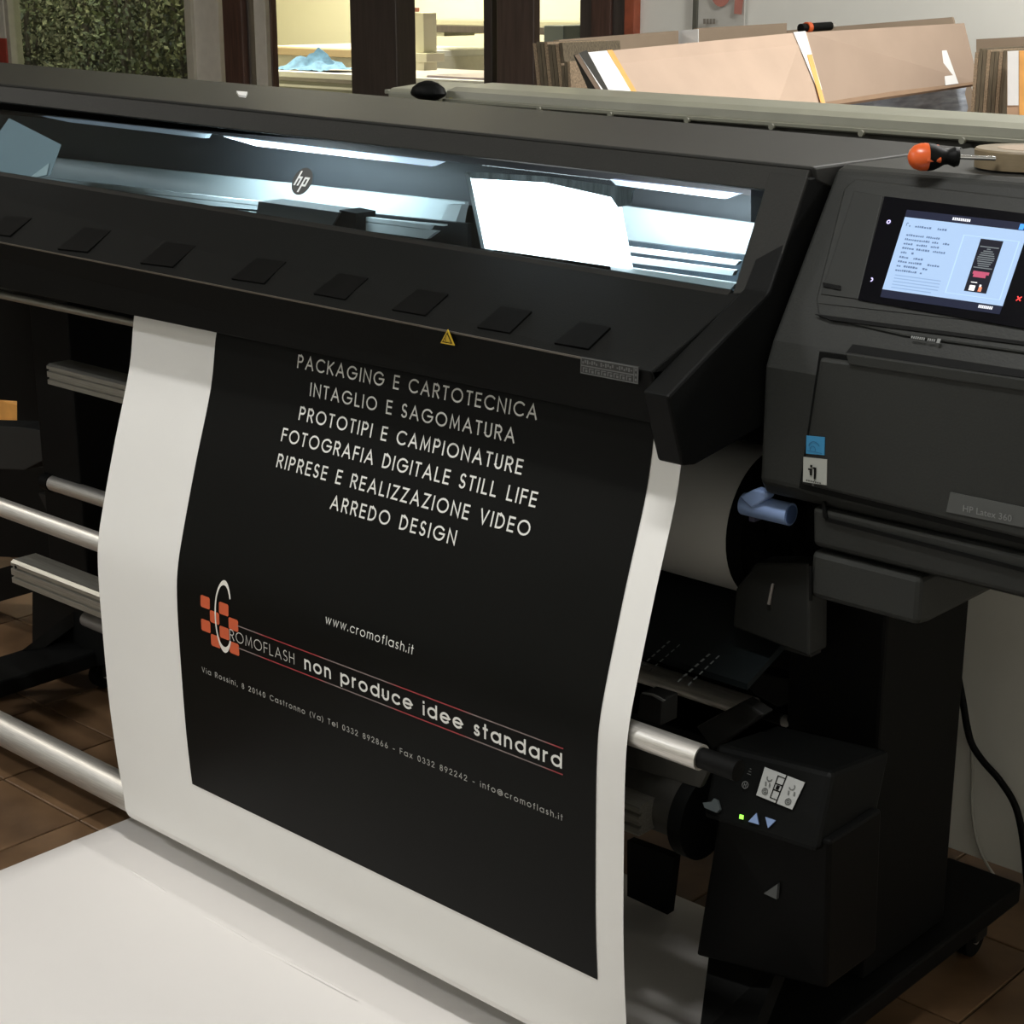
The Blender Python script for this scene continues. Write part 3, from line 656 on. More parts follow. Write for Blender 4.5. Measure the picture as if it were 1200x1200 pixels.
# small badge text under the screen
bm = bmesh.new(); o = mp_(1072, 401.5, .0)
o = sp_(1070, 399, .0075); ex = Vector((1, 0, 0)); ey = Vector((0, .142, .223)).normalized()
for k in range(12):
    if k == 7: continue
    p = o + ex * k * .0030
    bm.faces.new([bm.verts.new(q) for q in (p, p + ex * .0021, p + ex * .0021 + ey * .0035, p + ey * .0035)])
p = o + ex * .0375; bm.faces.new([bm.verts.new(q) for q in (p - ey * .001, p + ex * .005 - ey * .001, p + ex * .005 + ey * .005, p + ey * .005)])
link('badge_marks', bm, DECG, PR)

# ---- underside / body / legs
box('main_beam', XL, -1.36, 2.10, 2.62, 1.00, 1.13, PLD, PR, .004)
box('rear_beam', -3.6, -1.30, 2.36, 2.46, .30, .36, PLD, PR, .004)
box('exit_deflector', XL, -1.405, 1.93, 2.12, 1.085, 1.11, PLD, PR, .003)
tp = [at(0, 348, y=1.93), at(163, 380, y=1.93)]
cyl('exit_roller', (XL, 1.94, tp[0].z + .0), (-1.42, 1.94, tp[1].z + .0), .008, ALX, PR)
# legs with feet and casters
def leg(xa, xb, y0, y1, foot_y0, foot_y1, fx0, fx1, foot_z=(.085, .125)):
    box('leg', xa, xb, y0, y1, foot_z[1], 1.0, BLK, PR, .006)
    box('foot', fx0, fx1, foot_y0, foot_y1, foot_z[0], foot_z[1], BLK, PR, .006)
leg(-1.42, -1.25, 2.19, 2.45, 1.62, 2.66, -1.36, -1.212)
leg(-3.56, -3.40, 2.20, 2.46, 1.50, 2.62, -3.52, -3.375)
def caster(x, y):
    c = cyl_bm((x - .012, y, .034), (x + .012, y, .034), .034, n=24); o = link('caster', c, BLK, PR, True)
    b = box_bm(x - .02, x + .02, y - .012, y + .03, .03, .088, .004); link('fork', b, DKG, o)
    link('hub', cyl_bm((x + .0125, y, .034), (x + .016, y, .034), .010, n=12), ALU, o, True)
for x, y in ((-1.262, 2.575), (-1.28, 1.68), (-3.44, 2.25), (-3.44, 1.60), (-3.44, 2.56)): caster(x, y)
# left diagonal strut and bracket
link('strut', loft_bm([[at(-40, 812, y=1.95), at(-40, 826, y=1.95), at(-40, 826, y=1.99), at(-40, 812, y=1.99)], [at(92, 712, y=2.20), at(92, 730, y=2.20), at(92, 730, y=2.24), at(92, 712, y=2.24)]]), DKG, PR)
slab('leg_cover', [at(38, 690, y=2.19), at(125, 706, y=2.19), at(127, 778, y=2.19), at(70, 790, y=2.19), at(-30, 830, y=2.19), at(-30, 818, y=2.19), at(38, 757, y=2.19)], .03, BLK, PR)
slab('leg_clip', [at(30, 802, y=2.1), at(43, 792, y=2.1), at(62, 789, y=2.1), at(44, 797, y=2.1)], .006, mat('clip_grey', (.09, .09, .085), .5), PR)
slab('leg_head', [at(-40, 498, y=2.24), at(22, 500, y=2.24), at(60, 506, y=2.24), at(98, 520, y=2.24), at(60, 535, y=2.24), at(28, 551, y=2.24), at(-40, 548, y=2.24)], .08, mat('leg_head_grey', (.022, .023, .022), .5), PR, .003)
slab('inner_panel', [at(-60, 330, y=2.5), at(240, 372, y=2.5), at(240, 620, y=2.5), at(98, 600, y=2.5), at(98, 505, y=2.5), at(20, 497, y=2.5), at(20, 470, y=2.5), at(-60, 465, y=2.5)], .02, BLK, PR)
slab('lower_skirt', [at(45, 578, y=2.3), at(150, 604, y=2.3), at(150, 650, y=2.3), at(100, 630, y=2.3), at(60, 610, y=2.3)], .02, mat('skirt_grey', (.014, .014, .013), .5), PR)
slab('back_skirt', [at(20, 545, y=2.45), at(170, 560, y=2.45), at(170, 720, y=2.45), at(38, 700, y=2.45), at(38, 640, y=2.45)], .02, BLK, PR)
# tubes and profiles
c0 = at(62, 566, y=2.2); c1 = at(885, 826, y=2.2)
cyl('guide_tube', (c0.x, 2.2, c0.z), (-1.488, 2.2, c0.z + .010), .0185, ALU, PR)
cyl('tube_cap', (c0.x - .03, 2.2, c0.z), (c0.x, 2.2, c0.z), .021, BLK, PR)
cyl('tube_end_plug', (-1.488, 2.2, c0.z + .01), (-1.43, 2.2, c0.z + .01), .013, BLK, PR)
cyl('end_bolt', (-1.43, 2.2, c0.z + .006), (-1.405, 2.2, c0.z + .006), .010, ALU, PR, label='short bright bolt end')
d = at(114, 633, y=1.8)
cyl('deflector_roller', (XL, 1.795, d.z), (-1.297, 1.795, d.z), .0185, ALU, PR)
cyl('roller_cap', (-1.297, 1.795, d.z), (-1.235, 1.795, d.z), .0150, BLK, PR)
# extruded profile A (upper) and D (lower): grooved boxes
def profile(nm, x0, x1, y, z, hy, hz, m):
    g = .18
    pr = [(-1, -1), (-1, -.55), (-.82, -.5), (-.82, -.35), (-1, -.3), (-1, .25), (-.8, .3), (-.8, .48), (-1, .52), (-1, .8), (-.75, 1), (1, 1), (1, -1)]
    return prism(nm, x0, x1, [(y + a * hy, z + b * hz) for a, b in pr], m, PR)
a = at(55, 436, y=2.1); profile('upper_profile', a.x, -2.3, 2.13, a.z - .004, .03, .023, ALX)
a = at(14, 668, y=1.92); profile('lower_profile', a.x, -1.5, 1.95, a.z - .002, .032, .026, ALX)
cyl('profile_hole', (a.x + .02, 1.9195, a.z + .012), (a.x + .02, 1.917, a.z + .012), .004, BLK, PR)
a0 = at(101, 725, y=1.98); cyl('stub_tube', (a0.x, 1.98, a0.z), (a0.x + .5, 1.98, a0.z), .0165, mat('stub_tube', (.20, .19, .18), .35, .5), PR)
b0 = at(0, 860, y=1.83); b1 = at(150, 930, y=1.83)
TB = tag(cyl('tension_bar', (-3.366, 1.83, .093), (-1.40, 1.83, .093), .034, ALU), 'thick pale metal tension bar lying in the loop of the banner', 'metal bar')

# ---- right side machinery
def ppoly(nm, pix, y, th, m, r=0, par=PR): return slab(nm, [at(px, py, y=y) for px, py in pix], th, m, par, r)
slab('left_back_panel', [at(-60, 548, y=2.5), at(60, 548, y=2.5), at(60, 660, y=2.5), at(38, 654, y=2.5), at(-60, 650, y=2.5)], .02, BLK, PR)
slab('left_rail', [at(-60, 684, y=2.3), at(38, 655, y=2.3), at(38, 694, y=2.3), at(-60, 722, y=2.3)], .03, BLK, PR)
ppoly('back_plate', [(700, 500), (1110, 560), (1110, 700), (1095, 960), (700, 860)], 2.47, .02, BLK)
b = at(769, 712, y=2.12); b_ = at(950, 768, y=2.12)
box('cross_beam', -1.9, b_.x, 2.12, 2.15, b.z - .008, b.z + .008, mat('beam_grey', (.030, .029, .027), .5), PR, .002)
# media roll on its spindle
ROL = thing('media_roll', 'roll of white media on the spindle beside the blue lever', 'paper roll')
ry, rz, rr = 2.20, .848, .118
cyl('media', (-2.35, ry, rz), (-1.472, ry, rz), rr, PAP, ROL, n=64)
cyl('flange', (-1.472, ry, rz), (-1.445, ry, rz), rr + .002, PLD, ROL, n=48)
cyl('spindle_hub', (-1.445, ry, rz), (-1.40, ry, rz), .05, PLD, ROL, n=32)
box('flange_tab', -1.446, -1.435, ry - .10, ry - .07, rz + .030, rz + .045, mat('lilac_tab', (.16, .16, .24), .5), ROL, .002)
ppoly('spindle_bracket', [(862, 690), (885, 660), (948, 660), (948, 770), (858, 735)], 2.06, .05, mat('bracket_dark', (.016, .0165, .015), .5), .004)
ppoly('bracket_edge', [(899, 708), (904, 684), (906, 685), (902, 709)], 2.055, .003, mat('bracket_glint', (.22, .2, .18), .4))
# roll cover above
ppoly('inner_cover', [(770, 500), (1000, 540), (1000, 600), (895, 575), (860, 568), (840, 566), (770, 552)], 2.26, .02, mat('inner_cover', (.028, .027, .024), .6))
# blue lever: tube handle with bracket
LV = at(872, 590, y=2.02); LV2 = at(927, 602, y=2.02)
lev = cyl('lever_handle', LV, (LV2.x, LV.y, LV.z), .0165, BLU, PR, n=32, label='light blue tubular lever handle')
cyl('handle_bore', (LV2.x, LV.y, LV.z), (LV2.x + .001, LV.y, LV.z), .0135, mat('blue_shadow', (.07, .12, .26), .5), lev, n=28)
link('lever_bracket', slab_bm([at(866, 582, y=2.0), at(884, 573, y=2.0), at(899, 578, y=2.0), at(899, 584, y=2.0), at(880, 596, y=2.0)], .02, .003), BLU, lev)
# curved guide panel with dashed white lines
GPz = [(2.02, .655), (2.06, .672), (2.12, .700), (2.20, .735), (2.26, .75)]
prism('guide_plate', -2.2, -1.38, GPz + [(2.26, .74), (2.02, .645)], mat('guide_plate', (.007, .010, .011), .4), PR)
def gp(px, py):
    a = Vector((0, 2.02, .657)); d_ = Vector((0, .18, .08)); return hit(px, py, a, Vector((1, 0, 0)).cross(d_).normalized())
DSH = mat('dash_print', (.20, .215, .21), .5)
bm = bmesh.new()
def dashes(p, q, n, w):
    A, B = gp(*p), gp(*q); nn = Vector((0, -.4, .9)) * .004; e = Vector((w, 0, 0))
    for k in range(n):
        a_ = A.lerp(B, (k + .15) / n) + nn; b_ = A.lerp(B, (k + .75) / n) + nn
        bm.faces.new([bm.verts.new(v) for v in (a_ - e, a_ + e, b_ + e, b_ - e)])
dashes((752, 783), (787, 752), 6, .0016); dashes((760, 790), (799, 756), 6, .0010); dashes((794, 802), (834, 767), 6, .0019); dashes((806, 806), (845, 769), 6, .0013)
link('dashed_lines', bm, DSH, PR)
ppoly('latch_block', [(750, 812), (776, 820), (775, 851), (752, 843), (746, 840)], 1.93, .04, mat('latch', (.016, .016, .015), .5), .003)
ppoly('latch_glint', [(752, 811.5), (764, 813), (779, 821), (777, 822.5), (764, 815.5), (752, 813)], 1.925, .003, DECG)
ppoly('tube_bracket', [(878, 785), (938, 800), (938, 818), (912, 830), (885, 815), (876, 806)], 2.23, .04, mat('tube_bracket', (.022, .022, .020), .5), .004)
ppoly('arm', [(815, 852), (870, 822), (895, 838), (835, 880)], 2.05, .03, mat('arm_dark', (.014, .014, .013), .5), .004)
ppoly('under_plate', [(700, 856), (835, 893), (856, 905), (853, 909), (832, 900), (820, 924), (700, 888)], 1.86, .012, mat('under_plate', (.026, .025, .021), .5), .002)
# take-up reel
TK = thing('take_up_reel', 'dark take-up reel low on the right between the banner and the motor box', 'reel')
tz = at(815, 960, y=1.98).z
cyl('reel_core', (-2.9, 2.0, tz), (-1.455, 2.0, tz), .050, mat('reel_core', (.040, .038, .032), .45, noise=.25, nscale=25), TK, n=40)
cyl('reel_flange', (-1.455, 2.0, tz), (-1.43, 2.0, tz), .070, PLD, TK, n=40)
# motor box / control unit
MB = thing('take_up_control_unit', 'black take-up motor unit with white diagram label, arrow keys and green light', 'control unit')
lab = [(897, 899), (944, 917), (929, 949), (887, 932)]
A = at(897, 899, x=-1.295)
D_ = at(887, 932, x=-1.295)
dv = (D_ - A).normalized(); un = Vector((1, 0, 0)).cross(dv).normalized()
if un.dot(CAM - A) < 0: un = -un
def ub(px, py, o=0): return hit(px, py, A, un) + un * o
face = [ub(838, 872, -.002), ub(975, 905, -.002), ub(955, 1000, -.002), ub(822, 958, -.002)]
bmx = loft_bm([face, [v + Vector((0, .16, -.02)) for v in face]], .008); link('unit_housing', bmx, PLD, MB)
low = [ub(836, 958, -.012), ub(968, 985, -.012), at(968, 1160, y=1.96), at(815, 1120, y=1.96)]
link('unit_base', loft_bm([low, [v + Vector((0, .14, 0)) for v in low]], .006), BLK, MB)
lp = slab('diagram_label', [ub(*p, .002) for p in lab], .001, mat('label_pale', (.42, .43, .42), .45), MB)
LU = [ub(*p, .0028) for p in lab]
def lgr(u, v): return LU[0].lerp(LU[1], u).lerp(LU[3].lerp(LU[2], u), v)
bm = bmesh.new()
def lr(u0, u1, v0, v1): bm.faces.new([bm.verts.new(lgr(*k)) for k in ((u0, v0), (u1, v0), (u1, v1), (u0, v1))])
for r in ((.545, .575, 0, 1), (.36, .55, .10, .13), (.36, .55, .36, .40), (.36, .55, .58, .62), (.36, .55, .88, .91), (.36, .385, .10, .91), (.42, .5, .42, .56)): lr(*r)
link('diagram_lines', bm, BLK, lp)
bm = bmesh.new()
def ring(cu, cv, r, a0=0, a1=360, n=14, w=.035):
    for i in range(n):
        t0_ = math.radians(a0 + (a1 - a0) * i / n); t1_ = math.radians(a0 + (a1 - a0) * (i + 1) / n)
        bm.faces.new([bm.verts.new(lgr(cu + rr_ * math.cos(t) * .8, cv + rr_ * math.sin(t) * 1.2)) for rr_, t in ((r, t0_), (r + w, t0_), (r + w, t1_), (r, t1_))])
ring(.19, .77, .07); ring(.19, .77, .02, n=8); ring(.83, .80, .07); ring(.83, .80, .02, n=8); ring(.2, .3, .06, 0, 200); ring(.78, .3, .06, -60, 160)
for (u, v) in ((.12, .45), (.22, .45), (.72, .45), (.86, .42)):
    bm.faces.new([bm.verts.new(lgr(*k)) for k in ((u, v), (u + .04, v), (u + .07, v + .14), (u + .03, v + .14))])
link('diagram_symbols', bm, mat('label_grey', (.12, .125, .12), .5), lp)
KB = mat('blue_key', (.20, .28, .46), .4, emit=(.10, .14, .25), es=.25)
slab('arrow_key', [ub(887.5, 953, .003), ub(890, 966.5, .003), ub(878, 963, .003)], .002, KB, MB)
slab('arrow_key', [ub(898, 957.5, .003), ub(910, 961.5, .003), ub(901, 970.5, .003)], .002, KB, MB)
slab('green_light', [ub(868, 954.5, .003), ub(872, 955.5, .003), ub(871.5, 960.5, .003), ub(867.5, 959.5, .003)], .002, mat('green_led', (.2, .8, .1), .4, emit=(.35, 1, .08), es=1.6), MB, 0, 'small glowing green light')
bm = bmesh.new(); c = ub(874, 920, .002); n_ = 14
ex = Vector((1, 0, 0)); ey = -dv
for i in range(n_):
    t0_ = 2 * math.pi * i / n_; t1_ = 2 * math.pi * (i + 1) / n_
    bm.faces.new([bm.verts.new(c + ex * r * math.cos(t) + ey * r * math.sin(t)) for r, t in ((.0045, t0_), (.0055, t0_), (.0055, t1_), (.0045, t1_))])
for (a_, b_, c_, d__) in ((-.002, -.0012, -.003, .003), (.0012, .002, -.003, .003), (-.0012, .0012, -.0004, .0004)):
    bm.faces.new([bm.verts.new(c + ex * x_ + ey * y_) for x_, y_ in ((a_, c_), (b_, c_), (b_, d__), (a_, d__))])
c = ub(880, 904, .002)
for k in range(3): bm.faces.new([bm.verts.new(c + ex * x_ + ey * y_) for x_, y_ in ((-.004 + .001 * k, -.005 + k * .004), (.003 - .001 * k, -.005 + k * .004), (.003 - .001 * k, -.0042 + k * .004), (-.004 + .001 * k, -.0042 + k * .004))])
link('unit_icons', bm, DECG, MB)
slab('grey_clip', [ub(826, 941, .006), ub(836, 940, .006), ub(839, 936, .006), ub(843, 938, .006), ub(846, 949, .006), ub(842, 953, .006), ub(828, 947, .006)], .005, mat('grey_clip', (.060, .072, .075), .5), MB)
a_ = .006
slab('grey_triangle', [at(895, 1047, y=1.93), at(911, 1036, y=1.93), at(910, 1054, y=1.93)], .006, mat('grey_triangle', (.075, .08, .08), .5), MB)
slab('stand_strut', [at(819, 1215, y=1.90), at(834, 1093, y=2.02), at(917, 1120, y=2.02), at(880, 1215, y=1.90)], .03, BLK, PR)
slab('lower_shield', [at(735, 1050, y=2.30), at(782, 1072, y=2.30), at(790, 1005, y=2.30), at(735, 985, y=2.30)], .02, BLK, PR)

# ------------------------------------------------------------------ printed banner
BN = None
XA, XB, BA, BB = -2.694, -1.409, -2.448, -1.461
PF = [(1.94, 1.13), (1.910, 1.10), (1.887, 1.069), (1.868, .97), (1.826, .84), (1.790, .72), (1.7735, .655), (1.7680, .60), (1.7675, .50), (1.771, .33), (1.780, .20), (1.788, .13)]
bar_c = (1.83, .093); rb = .0395
for k in range(0, 10):
    t = math.radians(185 + k * 14)
    PF.append((bar_c[0] + rb * math.cos(t), bar_c[1] + rb * math.sin(t)))
# smooth the profile with Catmull-Rom
SP = []
for i in range(len(PF) - 1):
    a = Vector(PF[max(i - 1, 0)]); b = Vector(PF[i]); c = Vector(PF[i + 1]); d = Vector(PF[min(i + 2, len(PF) - 1)])
    for k in range(5):
        t = k / 5; SP.append(.5 * (2 * b + (c - a) * t + (2 * a - 5 * b + 4 * c - d) * t * t + (3 * b - a - 3 * c + d) * t ** 3))
SP.append(Vector(PF[-1]))
def fy(z):   # y of the front run at height z
    for p, q in zip(SP, SP[1:]):
        if q.y <= z <= p.y: return p.x + (q.x - p.x) * (p.y - z) / max(1e-9, p.y - q.y)
    return SP[0].x
def grid(name, x0, x1, secs, nx, m, parent=None, off=0, th=0):
    bm = bmesh.new(); V = []
    for (y, z) in secs: V.append([bm.verts.new((x0 + (x1 - x0) * i / nx, y - off, z)) for i in range(nx + 1)])
    for a, b in zip(V, V[1:]):
        for i in range(nx): bm.faces.new((a[i], a[i + 1], b[i + 1], b[i]))
    return link(name, bm, m, parent, True)
BN = grid('printed_banner', XA, XB, [(p.x, p.y) for p in SP], 10, PAP)
tag(BN, 'white media sheet with black printed panel hanging from the printer front', 'printed banner')
zz = [1.10 - (1.10 - .2275) * i / 60 for i in range(61)]
grid('printed_black_panel', BA, BB, [(fy(z), z) for z in zz], 4, INK, BN, .0009)
def onb(x, z, o=.0017): return (x, fy(z) - o, z)
def btext(name, s, x0, x1, z, h, m=INKW, bold=0.0, o=.0017, sl=1.0):
    uv, fs = stroke_text(s, x1 - x0, h, bold)
    tr = (x1 - x0 - bold * h - sum(GL[c][0] for c in s) * h) / (len(s) - 1); cuts = []; xx = bold * h / 2
    for c in s:
        if c == ' ': cuts.append(xx + GL[c][0] * h / 2)
        xx += GL[c][0] * h + tr
    lo = -9
    for hi in cuts + [9]:
        ff = [f_ for f_ in fs if lo < uv[f_[0]][0] <= hi]; ids = sorted({i for f_ in ff for i in f_}); rm = {i: k for k, i in enumerate(ids)}
        if ff: mesh_uv(name, [(uv[i][0] + x0, uv[i][1] * sl + z) for i in ids], [tuple(rm[i] for i in f_) for f_ in ff], lambda u, v: onb(u, v, o), m, BN)
        lo = hi
H1 = .0225
btext('printed_word', 'PACKAGING E CARTOTECNICA', -2.224, -1.680, 1.037, H1, bold=.13)
btext('printed_word', 'INTAGLIO E SAGOMATURA', -2.186, -1.719, .9955, H1, bold=.13)
btext('printed_word', 'PROTOTIPI E CAMPIONATURE', -2.205, -1.695, .953, H1, bold=.135)
btext('printed_word', 'FOTOGRAFIA DIGITALE STILL LIFE', -2.238, -1.655, .9125, H1, bold=.135)
btext('printed_word', 'RIPRESE E REALIZZAZIONE VIDEO', -2.236, -1.655, .870, H1, bold=.135)
btext('printed_word', 'ARREDO DESIGN', -2.086, -1.797, .829, H1, bold=.135)
btext('web_address', 'www.cromoflash.it', -2.049, -1.842, .6505, .0150, bold=.10)
btext('small_print_word', 'Via Rossini, 8 20140 Castronno (Va) Tel 0332 892866 - Fax 0332 892242 - info@cromoflash.it', -2.384, -1.524, .4735, .0105, mat('printed_grey', (.42, .42, .39), .5), bold=.12)
btext('slogan_word', 'non produce idee standard', -2.099, -1.526, .5575, .0245, bold=.16)
btext('company_name', 'ROMOFLASH', -2.297, -2.124, .5590, .0200, mat('printed_light', (.58, .57, .53), .5), bold=.075, o=.0024)
# two rules whose red/grey alternates
RG = bpy.data.materials.new('rule_print'); RG.use_nodes = True; nt = RG.node_tree; b = nt.nodes['Principled BSDF']
tc = nt.nodes.new('ShaderNodeTexCoord'); mp = nt.nodes.new('ShaderNodeMapping'); nz = nt.nodes.new('ShaderNodeTexWave'); cr = nt.nodes.new('ShaderNodeValToRGB')
nz.bands_direction = 'X'; nz.inputs['Scale'].default_value = .95; mp.inputs['Location'].default_value = (.15, 0, 0)
nt.links.new(tc.outputs['Object'], mp.inputs[0]); nt.links.new(mp.outputs[0], nz.inputs[0]); nt.links.new(nz.outputs['Fac'], cr.inputs[0]); nt.links.new(cr.outputs[0], b.inputs['Base Color'])
cr.color_ramp.elements[0].color = (.34, .035, .04, 1); cr.color_ramp.elements[1].color = (.22, .17, .16, 1)
cr.color_ramp.elements[0].position = .35; cr.color_ramp.elements[1].position = .65
for z in (.590, .5487):
    bm = bmesh.new(); x0, x1 = -2.276, -1.524
    V = [[bm.verts.new(onb(x0 + (x1 - x0) * i / 20, z + s_)) for i in range(21)] for s_ in (-.0010, .0010)]
    for i in range(20): bm.faces.new((V[0][i], V[0][i + 1], V[1][i + 1], V[1][i]))
    link('rule_line', bm, RG, BN)
# checkered emblem with a big C
bm = bmesh.new(); cx0, cz0, cw, ch = -2.378, .6225, .0262, .0222
for r in range(4):
    for c_ in range(4):
        if (r + c_) % 2 == 0:
            x0, z1 = cx0 + c_ * cw, cz0 - r * ch; e = .0006
            x1, z0_ = x0 + cw, z1 - ch; k = .0025
            pts = [(x0 + k, z0_), (x1 - k, z0_), (x1, z0_ + k), (x1, z1 - k), (x1 - k, z1), (x0 + k, z1), (x0, z1 - k), (x0, z0_ + k)]
            bm.faces.new([bm.verts.new(onb(*p)) for p in pts])
link('emblem_squares', bm, INKO, BN)
bm = bmesh.new(); n = 44; ccx, ccz = -2.313, .5965
a0, a1 = 35, 322
prev = None
for i in range(n + 1):
    t = math.radians(a0 + (a1 - a0) * i / n)
    w_ = .0022 + .0065 * abs(math.sin(t)) ** 3 * (1 if math.sin(t) > 0 else 1.35)
    po = (ccx + .0245 * math.cos(t), ccz + .0665 * math.sin(t)); pi_ = (ccx + (.0245 - .0030 - w_ * .25) * math.cos(t), ccz + (.0665 - w_) * math.sin(t))
    q = (bm.verts.new(onb(*po, .0024)), bm.verts.new(onb(*pi_, .0024)))
    if prev: bm.faces.new((prev[0], q[0], q[1], prev[1]))
    prev = q
link('emblem_letter', bm, mat('printed_white_letter', (.72, .70, .64), .5), BN)

# ------------------------------------------------------------------ beige cutter behind the printer
CT = thing('beige_cutting_machine', 'long beige enamelled machine beam standing behind the printer', 'machine')
yb = 2.86
p1 = at(520, 124, y=yb); p2 = at(1230, 179, y=yb)
q1 = at(520, 112, y=yb + .05); q2 = at(1230, 149, y=yb + .05)
xr = -.3
def ex_(p, q, x): t = (x - p.x) / (q.x - p.x); return p.z + (q.z - p.z) * t
xl = p1.x
bz_ = [ex_(p1, p2, xl), ex_(p1, p2, xr)]
tz_ = [1.425, 1.425]
bb0, bb1 = at(520, 120.5, y=yb), at(1167, 168, y=yb)
def bz(x): return ex_(bb0, bb1, x)
secs = []
for x in (xl, xr):
    zb_ = bz(x)
    secs.append([(x, yb, zb_), (x, yb - .004, zb_ + .003), (x, yb - .004, zb_ + .009), (x, yb + .006, zb_ + .011), (x, yb + .012, zb_ + .026), (x, yb + .04, zb_ + .034), (x, yb + .16, zb_ + .038), (x, yb + .18, zb_ - .02)])
link('beam', loft_bm(secs), BEI, CT)
for px in (633, 716, 806, 905, 1010, 1128):
    p = at(px, 135 + (px - 640) * .076, y=yb - .004)
    cyl('screw', (p.x, yb - .010, bz(p.x) + .001), (p.x, yb - .003, bz(p.x) + .001), .006, BEI, CT, n=12)
prism('beam_gap', xl + .05, xr, [(yb + .012, 1.40), (yb + .012, 1.33), (yb + .1, 1.33), (yb + .1, 1.40)], mat('gap_dark', (.05, .048, .035), .6), CT)
box('front_panel', -2.8, xr, yb + .012, yb + .03, .02, 1.335, BEP, CT, .003)
# end bracket & black knob lever
e0 = at(462, 118, y=yb + .03); e1 = at(521, 118, y=yb + .03)
prism('end_bracket', e0.x, e1.x, [(yb + .01, 1.34), (yb + .01, 1.418), (yb + .02, 1.426), (yb + .16, 1.436), (yb + .16, 1.34)], mat('bracket_beige', (.24, .24, .185), .5), CT, .004)
for k in range(3): box('bracket_rib', e0.x - .012, e0.x + .002, yb + .01, yb + .14, 1.372 + k * .020, 1.382 + k * .020, MC['bracket_beige'], CT, .002)
kb = at(502, 110, y=yb - .02)
cyl('knob_stem', (kb.x + .01, kb.y, 1.36), (kb.x + .004, kb.y, kb.z - .01), .014, PLD, CT, n=16)
bm = bmesh.new(); n = 24; L_ = []
for t, r in ((-.020, .008), (-.016, .016), (-.010, .034), (-.004, .047), (.002, .050), (.014, .044), (.024, .028), (.029, .010)):
    L_.append([bm.verts.new((kb.x + r * math.cos(2 * math.pi * i / n), kb.y + r * .6 * math.sin(2 * math.pi * i / n), kb.z + t)) for i in range(n)])
for a, b in zip(L_, L_[1:]):
    for i in range(n): bm.faces.new((a[i], a[(i + 1) % n], b[(i + 1) % n], b[i]))
bm.faces.new(L_[0]); bm.faces.new(L_[-1]); link('black_knob', bm, PLD, CT, True)
cyl('yellow_pin', (kb.x + .045, kb.y + .03, 1.35), (kb.x + .045, kb.y + .03, kb.z - .008), .007, mat('yellow_pin', (.5, .45, .15), .5), CT, n=12)
# cables
yc = yb - .012
yc2 = yb + .004
cb_ = tube('power_cable', [at(px, py, y=yc) for px, py in ((1104, 640), (1110, 720), (1128, 820), (1133, 850), (1139, 872), (1152, 892), (1172, 915), (1190, 945), (1199, 985), (1204, 1040))], .007, PLD)
tag(cb_, 'thick black power cable hanging down the pale panel at right', 'cable')
cb_ = tube('thin_cable', [at(px, py, y=yc2) for px, py in ((1136, 850), (1139, 900), (1139, 950), (1146, 990), (1160, 1018), (1180, 1042), (1204, 1053))], .0028, mat('pale_cable', (.40, .39, .34), .5))
tag(cb_, 'thin pale grey cable curving below the black one', 'cable')

# ------------------------------------------------------------------ screwdriver and tape roll on the printer top
def top(px, py, dz=0): return at(px, py, z=1.417 + dz)
SD = thing('screwdriver', 'orange and black handled screwdriver lying on the printer top', 'screwdriver')
s_a = at(1064, 184, z=1.417 + .019); s_b = at(1123, 184, z=1.417 + .019); ax = (s_b - s_a)
ORG = mat('orange_handle', (.62, .10, .02), .3, noise=.05)
rg = [(0, .003), (.04, .010), (.12, .0155), (.25, .0185), (.40, .0185)]
cyl('handle_butt', s_a, s_b, 0, ORG, SD, n=24, rings=[(t, r) for t, r in rg])
cyl('handle_grip', s_a, s_b, 0, PLD, SD, n=24, rings=[(.385, .0187), (.50, .018), (.62, .0145), (.72, .0105), (.80, .010), (.92, .0135), (1.0, .012), (1.02, .006)])
for k in range(3):
    t = k * 2.1 + .6; u = ax.normalized(); o1 = u.orthogonal().normalized(); o2 = u.cross(o1); off = (o1 * math.cos(t) + o2 * math.sin(t))
    p = s_a + ax * .32 + off * .0148; q = s_a + ax * .60 + off * .0118
    cyl('orange_flute', p, q, .0048, ORG, SD, n=12)
cyl('shaft', s_b, s_b + ax.normalized() * .050 + Vector((0, 0, -.002)), .0032, mat('chrome', (.7, .7, .7), .2, 1), SD, n=12)
TR = thing('tape_roll', 'roll of brown parcel tape lying flat on the printer top at right edge', 'tape roll')
tc_ = at(1207, 196, z=1.417)
cyl('tape', tc_, tc_ + Vector((0, 0, .026)), .070, mat('brown_tape', (.17, .13, .075), .5, noise=.08, nscale=60, stretch=(1, 1, 20)), TR, n=56, rings=[(0, .075), (.9, .076), (1, .074)])
cyl('core', tc_ + Vector((0, 0, .026)), tc_ + Vector((0, 0, .0265)), .045, CRD2, TR, n=40)

# ------------------------------------------------------------------ cardboard stack behind
WT_ = thing('work_table', 'low table carrying the leaning cardboard sheets behind the beige machine', 'table')
box('table_top', -4.6, -1.0, 3.14, 5.35, .96, 1.0, GUN, WT_, .004)
for x in (-4.5, -1.1):
    for y in (3.2, 5.28): box('leg', x - .03, x + .03, y - .03, y + .03, 0, .96, DKG, WT_, .003)
def board(name, label, pix, th, m, group='cardboard sheets behind the machine', ext=0, cat='cardboard sheet', edge=None):
    """pix: four (px,py,y) corners TL,TR,BR,BL ; ext: lengthen downwards"""
    p = [at(px, py, y=y) for px, py, y in pix]
    if ext:
        for i, j in ((2, 1), (3, 0)): p[i] = p[j] + (p[i] - p[j]) * ((p[j].z - 1.003) / (p[j].z - p[i].z))
    o = link(name, slab_bm(p, th, 0), m)
    tag(o, label, cat, group); return o, p
